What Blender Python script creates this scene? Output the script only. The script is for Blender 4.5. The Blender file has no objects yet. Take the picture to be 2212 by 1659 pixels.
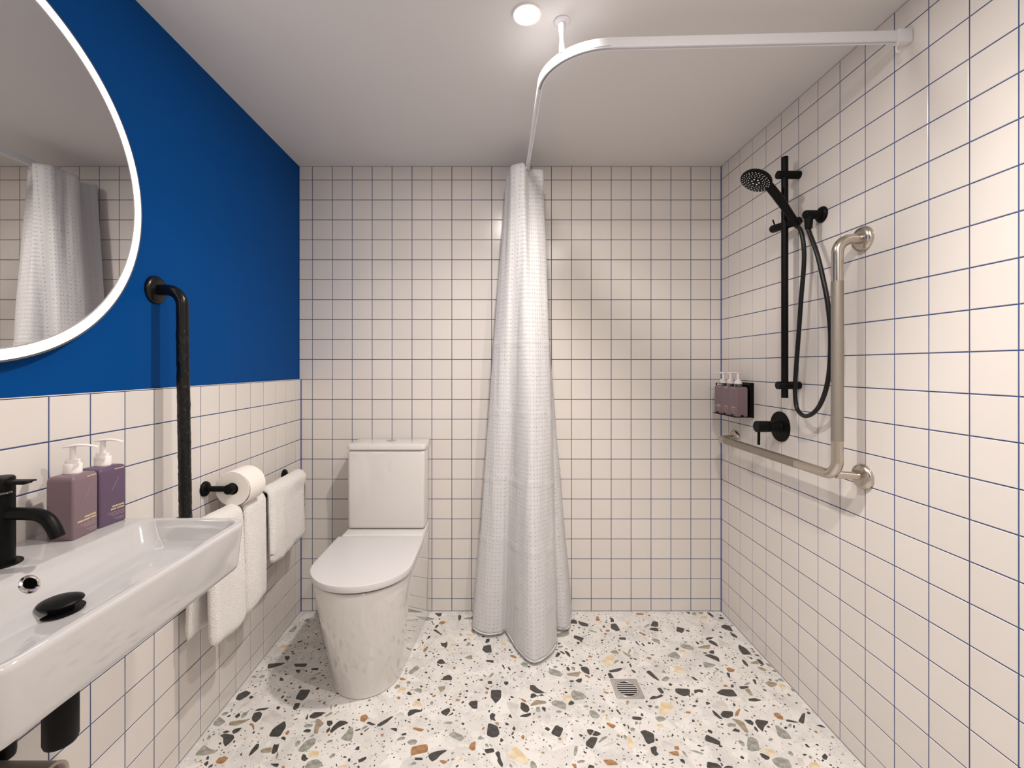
import bpy, bmesh, math, random
from mathutils import Vector, Matrix, noise
PI = math.pi
random.seed(7)
S = bpy.context.scene
COL = S.collection

# ------------------------------------------------------------------ camera, world, lights, exposure
cam_d = bpy.data.cameras.new('camera')
cam = bpy.data.objects.new('camera', cam_d)
COL.objects.link(cam)
S.camera = cam
cam.location = (0.0, 0.0, 1.228)
cam.rotation_euler = (PI/2, 0, 0)
cam_d.sensor_width = 36.0
cam_d.lens = 961.0/2212.0*36.0
cam_d.shift_x = (1106.0-1071.5)/2212.0
cam_d.shift_y = -(829.5-791.3)/2212.0
cam_d.clip_start = 0.02

W = bpy.data.worlds.new('world')
S.world = W
W.use_nodes = True
W.node_tree.nodes['Background'].inputs[0].default_value = (1.0, 0.93, 0.86, 1)
W.node_tree.nodes['Background'].inputs[1].default_value = 0.15

S.view_settings.view_transform = 'Standard'
S.view_settings.look = 'None'
S.view_settings.gamma = 1.0
S.view_settings.use_curve_mapping = False
S.view_settings.exposure = 0.10
try:
    S.cycles.max_bounces = 10
    S.cycles.diffuse_bounces = 6
    S.cycles.glossy_bounces = 6
    S.cycles.use_denoising = True
    S.cycles.sample_clamp_indirect = 6.0
except Exception:
    pass

def area(name, loc, rot, sx, sy, power, color, shape='RECTANGLE', spread=PI):
    l = bpy.data.lights.new(name, 'AREA')
    l.shape = shape; l.size = sx
    if shape in ('RECTANGLE', 'ELLIPSE'): l.size_y = sy
    l.energy = power; l.color = color; l.spread = spread
    o = bpy.data.objects.new(name, l)
    COL.objects.link(o)
    o.location = loc; o.rotation_euler = rot
    return o
WARM = (1.0, 0.925, 0.86)
# the recessed lamp seen in the ceiling, one inferred from the right wall's hot spot, an unseen one added as fill
for (x, y, wide, beam) in ((0.09, 1.267, 10.8, 7.2), (0.50, 0.60, 7.0, 5.5), (0.15, -0.60, 8.5, 4.0)):
    area('downlight_lamp', (x, y, 2.222), (0, 0, 0), 0.07, 0.07, wide, WARM, 'DISK')
    area('downlight_beam', (x, y, 2.2215), (0, 0, 0), 0.07, 0.07, beam, WARM, 'DISK', 2.35)

# ------------------------------------------------------------------ materials
def srgb(r, g, b):
    f = lambda c: (c/255/12.92) if c/255 <= 0.04045 else ((c/255+0.055)/1.055)**2.4
    return (f(r), f(g), f(b), 1)

def mat(name, col, rough=0.5, metal=0.0, spec=0.5, coat=0.0, emit=None, es=0.0, bump=None, vary=None, mott=None, sheen=0.0, aniso=0.0):
    m = bpy.data.materials.new(name); m.use_nodes = True
    nt = m.node_tree; N = nt.nodes; L = nt.links
    b = N['Principled BSDF']
    b.inputs['Base Color'].default_value = col
    b.inputs['Roughness'].default_value = rough
    b.inputs['Metallic'].default_value = metal
    b.inputs['Specular IOR Level'].default_value = spec
    b.inputs['Coat Weight'].default_value = coat
    b.inputs['Coat Roughness'].default_value = 0.05
    if sheen: b.inputs['Sheen Weight'].default_value = sheen
    if emit:
        b.inputs['Emission Color'].default_value = emit
        b.inputs['Emission Strength'].default_value = es
    tc = N.new('ShaderNodeTexCoord')
    src = None
    if vary:      # per-object brightness variation
        oi = N.new('ShaderNodeObjectInfo')
        hv = N.new('ShaderNodeHueSaturation')
        mr = N.new('ShaderNodeMapRange')
        mr.inputs['To Min'].default_value = 1-vary; mr.inputs['To Max'].default_value = 1+vary
        L.new(oi.outputs['Random'], mr.inputs['Value'])
        L.new(mr.outputs['Result'], hv.inputs['Value'])
        hv.inputs['Color'].default_value = col
        src = hv.outputs['Color']
    if mott:      # (scale, second colour, amount)
        nz = N.new('ShaderNodeTexNoise'); nz.inputs['Scale'].default_value = mott[0]; nz.inputs['Detail'].default_value = 5
        L.new(tc.outputs['Object'], nz.inputs['Vector'])
        rp = N.new('ShaderNodeMapRange'); rp.inputs['From Min'].default_value = 0.42; rp.inputs['From Max'].default_value = 0.62
        rp.inputs['To Max'].default_value = mott[2]
        L.new(nz.outputs['Fac'], rp.inputs['Value'])
        mx = N.new('ShaderNodeMix'); mx.data_type = 'RGBA'
        L.new(rp.outputs['Result'], mx.inputs['Factor'])
        if src: L.new(src, mx.inputs['A'])
        else: mx.inputs['A'].default_value = col
        mx.inputs['B'].default_value = mott[1]
        src = mx.outputs['Result']
    if src: L.new(src, b.inputs['Base Color'])
    if bump:      # (scale, strength, distance)
        nz = N.new('ShaderNodeTexNoise'); nz.inputs['Scale'].default_value = bump[0]; nz.inputs['Detail'].default_value = 3
        L.new(tc.outputs['Object'], nz.inputs['Vector'])
        bp = N.new('ShaderNodeBump'); bp.inputs['Strength'].default_value = bump[1]; bp.inputs['Distance'].default_value = bump[2]
        L.new(nz.outputs['Fac'], bp.inputs['Height'])
        L.new(bp.outputs['Normal'], b.inputs['Normal'])
    return m

M = {}
M['tile'] = mat('glazed_tile', (0.70, 0.66, 0.625, 1), 0.22, spec=0.4, bump=(9, 0.10, 0.004), vary=0.02)
M['grout'] = mat('blue_grout', srgb(58, 76, 122), 0.85)
M['caulk'] = mat('blue_silicone', srgb(38, 72, 150), 0.4)
M['tilecap'] = mat('tile_edge', (0.74, 0.68, 0.64, 1), 0.3)
M['blue'] = mat('blue_paint', (0.0, 0.056, 0.235, 1), 0.5, spec=0.06, bump=(160, 0.05, 0.0006))
M['paint'] = mat('ceiling_paint', (0.68, 0.665, 0.66, 1), 0.75, spec=0.3, bump=(120, 0.04, 0.0006))
M['plain'] = mat('back_room_paint', (0.72, 0.68, 0.64, 1), 0.8)
M['ceramic'] = mat('white_ceramic', (0.47, 0.458, 0.455, 1), 0.07, spec=0.55, coat=0.5)
M['toiletceramic'] = mat('white_toilet_ceramic', (0.66, 0.64, 0.62, 1), 0.06, spec=0.6, coat=0.5)
M['seat'] = mat('white_seat_plastic', (0.60, 0.585, 0.59, 1), 0.30)
M['black'] = mat('matt_black_metal', (0.0045, 0.0045, 0.0045, 1), 0.40, spec=0.12)
M['blackgloss'] = mat('black_powder_coat', (0.005, 0.005, 0.006, 1), 0.26, spec=0.28)
M['blackpeen'] = mat('black_peened_grip', (0.005, 0.005, 0.005, 1), 0.30, spec=0.3, bump=(70, 0.9, 0.006))
M['rubber'] = mat('black_hose_rubber', (0.006, 0.006, 0.007, 1), 0.36, spec=0.3)
M['steel'] = mat('brushed_steel', (0.56, 0.51, 0.45, 1), 0.24, metal=1.0)
M['steelrough'] = mat('knurled_steel', (0.38, 0.345, 0.30, 1), 0.46, metal=1.0, bump=(900, 0.6, 0.0006))
M['chrome'] = mat('chrome', (0.75, 0.74, 0.73, 1), 0.08, metal=1.0)
M['drainsteel'] = mat('drain_steel', (0.78, 0.76, 0.74, 1), 0.28, metal=1.0)
M['rail'] = mat('white_aluminium', (0.74, 0.74, 0.77, 1), 0.35)
M['railslot'] = mat('rail_slot_grey', (0.28, 0.29, 0.33, 1), 0.5)
M['whiteplastic'] = mat('white_plastic', (0.82, 0.77, 0.75, 1), 0.3)
M['nozzle'] = mat('white_silicone', (0.95, 0.95, 0.95, 1), 0.5, spec=0.2)
M['trim'] = mat('lamp_trim_white', (0.8, 0.78, 0.75, 1), 0.4)
M['paper'] = mat('tissue_paper', (0.82, 0.78, 0.74, 1), 0.95, spec=0.1, bump=(300, 0.2, 0.001))
M['card'] = mat('roll_core_card', (0.30, 0.20, 0.11, 1), 0.9)
M['towel'] = mat('terry_towel', (0.88, 0.85, 0.82, 1), 0.98, spec=0.05, sheen=0.3, bump=(300, 1.0, 0.006))
M['bottle_a'] = mat('mauve_plastic', srgb(122, 102, 109), 0.30, spec=0.4)
M['bottle_b'] = mat('purple_plastic', srgb(94, 77, 99), 0.28, spec=0.4)
M['print'] = mat('gold_print', srgb(226, 204, 158), 0.5)
M['printfaint'] = mat('faint_print', srgb(176, 150, 150), 0.5)
M['faintline'] = mat('embossed_line', srgb(170, 145, 150), 0.35)
M['printwhite'] = mat('pale_print', srgb(200, 198, 190), 0.5)
M['dark'] = mat('dark_void', (0.002, 0.002, 0.002, 1), 0.9, spec=0.0)  # near-black, also carries the shade painted into gaps and openings
M['greytube'] = mat('dull_grey_metal', (0.20, 0.17, 0.15, 1), 0.45, metal=0.4)
M['greyrim'] = mat('pale_tube_rim', (0.42, 0.36, 0.31, 1), 0.4, metal=0.3)
M['led'] = mat('led_strip', (1, 1, 1, 1), 0.5, emit=(1.0, 0.955, 0.965, 1), es=9.0)
M['lens'] = mat('lamp_lens', (1, 1, 1, 1), 0.5, emit=(1.0, 0.95, 0.88, 1), es=6.0)
M['frost'] = mat('frosted_mirror_edge', (0.55, 0.52, 0.52, 1), 0.4, metal=0.6)
M['mirrorframe'] = mat('mirror_grey_frame', (0.16, 0.15, 0.155, 1), 0.4, metal=0.6)
M['mirror'] = mat('mirror_glass', (0.66, 0.655, 0.65, 1), 0.015, metal=1.0)
STONE = {
 'k': mat('charcoal_stone', (0.045, 0.042, 0.040, 1), 0.25, mott=(60, (0.085, 0.08, 0.075, 1), 0.6)),
 'g': mat('grey_green_stone', (0.24, 0.245, 0.215, 1), 0.25, mott=(55, (0.40, 0.40, 0.36, 1), 0.8)),
 't': mat('olive_tan_stone', (0.27, 0.225, 0.155, 1), 0.25, mott=(55, (0.40, 0.34, 0.24, 1), 0.8)),
 'y': mat('cream_yellow_stone', (0.62, 0.49, 0.30, 1), 0.25, mott=(30, (0.76, 0.68, 0.54, 1), 0.8)),
 'o': mat('rust_orange_stone', (0.40, 0.215, 0.10, 1), 0.25, mott=(60, (0.26, 0.13, 0.06, 1), 0.8)),
 'l': mat('pale_grey_stone', (0.54, 0.52, 0.50, 1), 0.25, mott=(30, (0.66, 0.62, 0.59, 1), 0.9)),
 'w': mat('white_stone', (0.76, 0.735, 0.71, 1), 0.25),
}

def floor_material():
    m = bpy.data.materials.new('terrazzo_binder'); m.use_nodes = True
    nt = m.node_tree; N = nt.nodes; L = nt.links; b = N['Principled BSDF']
    tc = N.new('ShaderNodeTexCoord')
    nz = N.new('ShaderNodeTexNoise'); nz.inputs['Scale'].default_value = 9; nz.inputs['Detail'].default_value = 8; nz.inputs['Distortion'].default_value = 1.2
    L.new(tc.outputs['Object'], nz.inputs['Vector'])
    v = N.new('ShaderNodeTexVoronoi'); v.inputs['Scale'].default_value = 17
    add = N.new('ShaderNodeMixRGB'); add.blend_type = 'ADD'; add.inputs[0].default_value = 0.07
    L.new(tc.outputs['Object'], add.inputs[1]); L.new(nz.outputs['Color'], add.inputs[2])
    L.new(add.outputs[0], v.inputs['Vector'])
    r = N.new('ShaderNodeValToRGB')
    e = r.color_ramp.elements
    e[0].position = 0.0; e[0].color = (0.64, 0.625, 0.605, 1)
    e[1].position = 1.0; e[1].color = (0.76, 0.74, 0.72, 1)
    x = e.new(0.25); x.color = (0.68, 0.66, 0.64, 1)
    x = e.new(0.5); x.color = (0.70, 0.68, 0.655, 1)
    sep = N.new('ShaderNodeSeparateColor'); L.new(v.outputs['Color'], sep.inputs[0]); L.new(sep.outputs[0], r.inputs[0])
    r2 = N.new('ShaderNodeMapRange'); r2.inputs['From Min'].default_value = 0.48; r2.inputs['From Max'].default_value = 0.66; r2.inputs['To Max'].default_value = 0.6
    L.new(nz.outputs['Fac'], r2.inputs['Value'])
    mx = N.new('ShaderNodeMix'); mx.data_type = 'RGBA'
    L.new(r2.outputs['Result'], mx.inputs['Factor']); L.new(r.outputs['Color'], mx.inputs['A'])
    mx.inputs['B'].default_value = (0.53, 0.525, 0.515, 1)
    L.new(mx.outputs['Result'], b.inputs['Base Color'])
    b.inputs['Roughness'].default_value = 0.24
    return m
M['floor'] = floor_material()

def curtain_material():
    m = bpy.data.materials.new('white_curtain_fabric'); m.use_nodes = True
    nt = m.node_tree; N = nt.nodes; L = nt.links; b = N['Principled BSDF']
    b.inputs['Base Color'].default_value = (0.80, 0.765, 0.75, 1)
    b.inputs['Roughness'].default_value = 0.55
    b.inputs['Sheen Weight'].default_value = 0.2
    uv = N.new('ShaderNodeTexCoord')
    mp = N.new('ShaderNodeMapping'); mp.inputs['Scale'].default_value = (1, 1, 1)
    L.new(uv.outputs['UV'], mp.inputs['Vector'])
    v = N.new('ShaderNodeTexVoronoi'); v.inputs['Scale'].default_value = 55; v.inputs['Randomness'].default_value = 0.12
    L.new(mp.outputs['Vector'], v.inputs['Vector'])
    r = N.new('ShaderNodeMapRange'); r.inputs['From Min'].default_value = 0.10; r.inputs['From Max'].default_value = 0.22; r.inputs['To Min'].default_value = 1; r.inputs['To Max'].default_value = 0
    L.new(v.outputs['Distance'], r.inputs['Value'])
    bp = N.new('ShaderNodeBump'); bp.inputs['Strength'].default_value = 0.8; bp.inputs['Distance'].default_value = 0.003
    L.new(r.outputs['Result'], bp.inputs['Height']); L.new(bp.outputs['Normal'], b.inputs['Normal'])
    mx = N.new('ShaderNodeMix'); mx.data_type = 'RGBA'
    mx.inputs['A'].default_value = (0.88, 0.88, 0.89, 1); mx.inputs['B'].default_value = (0.95, 0.95, 0.96, 1)
    L.new(r.outputs['Result'], mx.inputs['Factor']); L.new(mx.outputs['Result'], b.inputs['Base Color'])
    tr = N.new('ShaderNodeBsdfTranslucent'); tr.inputs[0].default_value = (0.88, 0.87, 0.87, 1)
    ms = N.new('ShaderNodeMixShader'); ms.inputs[0].default_value = 0.45
    L.new(b.outputs[0], ms.inputs[1]); L.new(tr.outputs[0], ms.inputs[2])
    L.new(ms.outputs[0], N['Material Output'].inputs['Surface'])
    return m
M['curtain'] = curtain_material()

# ------------------------------------------------------------------ helpers
def obj(name, bm, m, parent=None, smooth=False, keep=None):
    me = bpy.data.meshes.new(name)
    bmesh.ops.recalc_face_normals(bm, faces=bm.faces[:]) if keep is None else None
    bm.to_mesh(me); bm.free()
    if smooth:
        for p in me.polygons: p.use_smooth = True
        if smooth != 'all':
            try: me.set_sharp_from_angle(angle=math.radians(40))
            except Exception: pass
    for mm in (m if isinstance(m, (list, tuple)) else [m]): me.materials.append(mm)
    o = bpy.data.objects.new(name, me); COL.objects.link(o)
    if parent: o.parent = parent
    return o

def tag(o, label=None, cat=None, group=None, kind=None):
    if label: o['label'] = label
    if cat: o['category'] = cat
    if group: o['group'] = group
    if kind: o['kind'] = kind
    return o

def thing(name, label, cat, loc=(0, 0, 0), rz=0.0, group=None):
    o = bpy.data.objects.new(name, None); COL.objects.link(o)
    o.empty_display_size = 0.05
    o.location = loc; o.rotation_euler = (0, 0, rz)
    return tag(o, label, cat, group)

def box(bm, x0, x1, y0, y1, z0, z1, bev=0.0, seg=2, mi=0):
    vs = [bm.verts.new((x, y, z)) for x in (x0, x1) for y in (y0, y1) for z in (z0, z1)]
    fs = []
    for f in ((0,1,3,2), (4,6,7,5), (0,4,5,1), (2,3,7,6), (0,2,6,4), (1,5,7,3)):
        fc = bm.faces.new([vs[i] for i in f]); fc.material_index = mi; fs.append(fc)
    if bev > 0:
        es = list({e for f in fs for e in f.edges})
        bmesh.ops.bevel(bm, geom=es, offset=bev, segments=seg, profile=0.5, affect='EDGES', clamp_overlap=True)
    return bm

def frame_for(t):
    t = t.normalized()
    a = Vector((0, 0, 1)) if abs(t.z) < 0.9 else Vector((1, 0, 0))
    u = t.cross(a).normalized(); v = t.cross(u).normalized()
    return u, v

def tube(bm, pts, r, seg=24, caps=True, mi=0, rs=None):
    pts = [Vector(p) for p in pts]; n = len(pts); rings = []
    T = []
    for i in range(n):
        a = pts[max(i-1, 0)]; b = pts[min(i+1, n-1)]
        T.append((b-a).normalized())
    u, v = frame_for(T[0])
    for i in range(n):
        if i:
            q = T[i-1].rotation_difference(T[i]); u = q @ u; v = q @ v
        rr = rs[i] if rs else r
        rings.append([bm.verts.new(pts[i]+(u*math.cos(2*PI*k/seg)+v*math.sin(2*PI*k/seg))*rr) for k in range(seg)])
    for i in range(n-1):
        for k in range(seg):
            f = bm.faces.new((rings[i][k], rings[i][(k+1)%seg], rings[i+1][(k+1)%seg], rings[i+1][k])); f.material_index = mi
    if caps:
        bm.faces.new(rings[0]).material_index = mi; bm.faces.new(rings[-1][::-1]).material_index = mi
    return bm

def arcpath(pts, rad, n=8):
    """polyline with rounded corners"""
    pts = [Vector(p) for p in pts]; out = [pts[0]]
    for i in range(1, len(pts)-1):
        p, a, b = pts[i], (pts[i-1]-pts[i]), (pts[i+1]-pts[i])
        r = rad[i-1] if isinstance(rad, (list, tuple)) else rad
        ang = a.angle(b); d = min(r/math.tan(ang/2), a.length*0.49 if i > 1 else a.length*0.95, b.length*0.49 if i < len(pts)-2 else b.length*0.95)
        s, e = p+a.normalized()*d, p+b.normalized()*d
        r2 = d*math.tan(ang/2)
        c = p+(a.normalized()+b.normalized()).normalized()*(r2/math.sin(ang/2))
        v0, v1 = s-c, e-c; th = v0.angle(v1); ax = v0.cross(v1).normalized()
        for k in range(n+1):
            out.append(c+Matrix.Rotation(th*k/n, 3, ax) @ v0)
    out.append(pts[-1]); return out

def lathe(bm, prof, origin, axis, seg=40, mi=0):
    """prof: list of (radius, distance along axis); closes at r=0"""
    axis = Vector(axis).normalized(); u, v = frame_for(axis); o = Vector(origin); prev = None
    for r, h in prof:
        c = o+axis*h
        if r <= 1e-6: ring = [bm.verts.new(c)]
        else: ring = [bm.verts.new(c+(u*math.cos(2*PI*k/seg)+v*math.sin(2*PI*k/seg))*r) for k in range(seg)]
        if prev:
            for k in range(seg):
                a, b = prev, ring
                if len(a) == 1 and len(b) == 1: break
                if len(a) == 1: f = bm.faces.new((a[0], b[k], b[(k+1)%seg]))
                elif len(b) == 1: f = bm.faces.new((a[k], b[0], a[(k+1)%seg]))
                else: f = bm.faces.new((a[k], b[k], b[(k+1)%seg], a[(k+1)%seg]))
                f.material_index = mi
        prev = ring
    return bm

def smoothline(P, n, closed=False):
    """Catmull-Rom through P, n samples per span"""
    P = [Vector(p) for p in P]; out = []
    for i in range(len(P)-1):
        p0 = P[max(i-1, 0)]; p1 = P[i]; p2 = P[i+1]; p3 = P[min(i+2, len(P)-1)]
        for k in range(n):
            t = k/n
            out.append(0.5*((2*p1)+(p2-p0)*t+(2*p0-5*p1+4*p2-p3)*t*t+(3*p1-p0-3*p2+p3)*t*t*t))
    out.append(P[-1]); return out

def loft(bm, loops, cap0=True, cap1=True, mi=0):
    R = [[bm.verts.new(p) for p in L] for L in loops]; n = len(R[0])
    for a, b in zip(R, R[1:]):
        for k in range(n): bm.faces.new((a[k], a[(k+1)%n], b[(k+1)%n], b[k])).material_index = mi
    if cap0: bm.faces.new(R[0][::-1]).material_index = mi
    if cap1: bm.faces.new(R[-1]).material_index = mi
    return bm

def copy_tree(o, parent=None, top=True):
    c = o.copy(); COL.objects.link(c)
    if not top: c.parent = parent
    for ch in list(o.children): copy_tree(ch, c, False)
    return c

def text_mesh(body, size, m, name, parent, matrix, align='LEFT', extrude=0.0001, shear=0.0, bend=None, bold=0.0, space=1.0, align_y='BOTTOM_BASELINE'):
    cu = bpy.data.curves.new(name, 'FONT'); cu.body = body; cu.size = size; cu.align_x = align; cu.extrude = extrude
    cu.shear = shear; cu.offset = bold; cu.space_character = space; cu.resolution_u = 2
    t = bpy.data.objects.new(name, cu); COL.objects.link(t)
    dg = bpy.context.evaluated_depsgraph_get(); dg.update()
    me = bpy.data.meshes.new_from_object(t.evaluated_get(dg))
    bpy.data.objects.remove(t)
    if bend:                 # wrap round a vertical cylinder of radius bend
        for v in me.vertices:
            a = v.co.x/bend; r = bend+v.co.z
            v.co = Vector((r*math.sin(a), -r*math.cos(a), v.co.y))
    me.transform(matrix)
    me.materials.clear(); me.materials.append(m)
    me.name = name
    o = bpy.data.objects.new(name, me); COL.objects.link(o); o.parent = parent
    return o

# ------------------------------------------------------------------ room shell
XL, XT, XR = -0.987, -0.978, 1.129      # painted wall, tile face on the left, tile face on the right
YB, YF = 2.2298, -1.20                  # back tile face, wall behind the camera
ZC, ZW = 2.231, 1.1623                  # ceiling, top of the left wainscot
TT = 0.009
bm = bmesh.new(); box(bm, XL-0.12, XR+0.12, YF-0.1, YB+0.12, -0.12, 0.0)
floor = tag(obj('floor', bm, M['floor']), 'white terrazzo floor with charcoal, green, cream and rust stone chips', kind='structure')
bm = bmesh.new(); box(bm, XL-0.12, XR+0.12, YF-0.1, YB+0.12, ZC, ZC+0.12)
tag(obj('ceiling', bm, M['paint']), 'smooth off-white painted ceiling', kind='structure')
bm = bmesh.new()
box(bm, XL-0.10, XL, YF, YB+0.01, ZW-0.001, ZC)
wall_left = tag(obj('wall_left', bm, M['blue']), 'left wall painted deep blue above a white tiled lower half', kind='structure')
bm = bmesh.new(); box(bm, XL-0.10, XT-0.0016, YF, YB+0.008, 0.0, ZW-0.0008)
obj('grout_bed', bm, M['grout'], wall_left)
bm = bmesh.new(); box(bm, XL-0.10, XR+0.10, YB+0.0016, YB+0.11, 0.0, ZC)
wall_back = tag(obj('wall_back', bm, M['grout']), 'back wall of square white tiles with blue joints', kind='structure')
bm = bmesh.new(); box(bm, XR+0.0016, XR+0.11, YF, YB+0.01, 0.0, ZC)
wall_right = tag(obj('wall_right', bm, M['grout']), 'right shower wall of square white tiles with blue joints', kind='structure')
bm = bmesh.new(); box(bm, XL-0.10, XR+0.11, YF-0.1, YF, 0.0, ZC)
tag(obj('wall_front', bm, M['plain']), 'plain painted wall behind the camera', kind='structure')

G = 0.0030
def tile_bm(bm, w, h, o=(0, 0, 0), R=None):
    """cushion-edged tile lying in XZ, facing -Y, centre at o"""
    b = 0.0011; t = 0.0016+0.003
    q = [(-w/2, -h/2), (w/2, -h/2), (w/2, h/2), (-w/2, h/2)]
    def P(x, y, z):
        v = Vector((x, y, z))
        if R is not None: v = R @ v
        return v+Vector(o)
    A = [bm.verts.new(P(x, t, z)) for x, z in q]
    B = [bm.verts.new(P(x, b*0.9, z)) for x, z in q]
    Cc = [bm.verts.new(P(x-math.copysign(b, x), 0, z-math.copysign(b, z))) for x, z in q]
    for k in range(4):
        j = (k+1) % 4
        bm.faces.new((A[k], A[j], B[j], B[k])); bm.faces.new((B[k], B[j], Cc[j], Cc[k]))
    bm.faces.new(Cc)
TM = {}
def tile_mesh(w, h):
    k = (round(w*2000), round(h*2000))
    if k not in TM:
        bm = bmesh.new(); tile_bm(bm, w, h)
        me = bpy.data.meshes.new('tile'); bm.to_mesh(me); bm.free(); me.materials.append(M['tile']); TM[k] = me
    return TM[k]

def cuts(lo, hi, first, step=0.1):
    e = [lo]; x = first
    while x < hi-0.004:
        if x > lo+0.004: e.append(x)
        x += step
    e.append(hi); return e
ZJ = [2.1623-0.1*k for k in range(22)]
def tile_wall(parent, edges_u, edges_z, place, rotz, visible):
    """place(u,z)->location ; u grows to the tile's own right"""
    cells = []
    for i in range(len(edges_u)-1):
        for j in range(len(edges_z)-1):
            u0, u1, z0, z1 = edges_u[i], edges_u[i+1], edges_z[j], edges_z[j+1]
            if u1-u0 < 0.008 or z1-z0 < 0.008: continue
            cells.append(((u0+u1)/2, (z0+z1)/2, u1-u0-G, z1-z0-G))
    cells.sort(key=lambda c: -visible(c[0], c[1])*c[2]*c[3])
    for n, (u, z, w, h) in enumerate(cells):
        if n < 300:
            o = bpy.data.objects.new('tile', tile_mesh(w, h)); COL.objects.link(o); o.parent = parent
            o.location = place(u, z)
            o.rotation_euler = (random.gauss(0, 0.0016), random.gauss(0, 0.0004), rotz+random.gauss(0, 0.0016))
    if len(cells) > 300:
        bm = bmesh.new(); R0 = Matrix.Rotation(rotz, 3, 'Z')
        for u, z, w, h in cells[300:]:
            R = Matrix.Rotation(rotz+random.gauss(0, 0.0016), 3, 'Z') @ Matrix.Rotation(random.gauss(0, 0.0016), 3, 'X')
            tile_bm(bm, w, h, place(u, z), R)
        tag(obj('tile_field', bm, M['tile'], parent), kind='stuff')

cz = lambda lo, hi: [lo]+sorted(z for z in ZJ if lo+0.004 < z < hi-0.004)+[hi]
def vis_back(u, z):
    px = 1071.5+u/YB*961; py = 791.3-(z-1.228)/YB*961
    if 1085 < px < 1180 or (1060 < px < 1200 and py > 800): return 0.0        # behind the curtain
    if 750 < px < 925 and py > 955: return 0.0                                 # behind the toilet
    if 665 < px < 925 and py > 1160: return 0.05
    return 1.0/(0.3+abs(z-0.9)*0.2+abs(u+0.1)*0.25)
tile_wall(wall_back, cuts(XL, XR, -0.9211, 0.0999), cz(0.0015, ZC), lambda u, z: (u, YB, z), 0.0, vis_back)
def vis_right(u, z):
    y = YB-u; 
    if y < 0.93: return 0.001/(2-y)
    px = 1071.5+XR/y*961; py = 791.3-(z-1.228)/y*961
    return 1.0/y**3 if (-40 < py < 1700 and px < 2230) else 0.001
tile_wall(wall_right, cuts(0.0, YB-YF, 0.068), cz(0.0015, ZC), lambda u, z: (XR, YB-u, z), -PI/2, vis_right)
def vis_left(u, z):
    y = u+YF
    if y < 0.86: return 0.001*(2+y)
    py = 791.3-(z-1.228)/y*961
    return 1.0/y**3 if py < 1700 else 0.001
fy = YB-0.056
while fy > YF: fy -= 0.1
tile_wall(wall_left, cuts(0.0, YB-YF, fy+0.1-YF), cz(0.0015, ZW), lambda u, z: (XT, u+YF, z), PI/2, vis_left)
bm = bmesh.new(); box(bm, XL+0.0002, XT-0.0003, YF, YB, ZW+0.0002, ZW+0.0022, 0.0006, 1)
tag(obj('trim_1', bm, M['tilecap']), 'thin white top edge of the tiled lower left wall', kind='structure')
bm = bmesh.new(); box(bm, XR-0.0035, XR+0.001, YB-0.0035, YB+0.001, 0, ZC, 0.001, 1)
tag(obj('trim_2', bm, M['caulk']), 'blue sealant line in the right rear corner', kind='structure')
bm = bmesh.new(); box(bm, XT-0.001, XT+0.0035, YB-0.0035, YB+0.001, 0, ZW, 0.001, 1)
tag(obj('trim_3', bm, M['caulk']), 'blue sealant line in the left rear corner', kind='structure')

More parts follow.
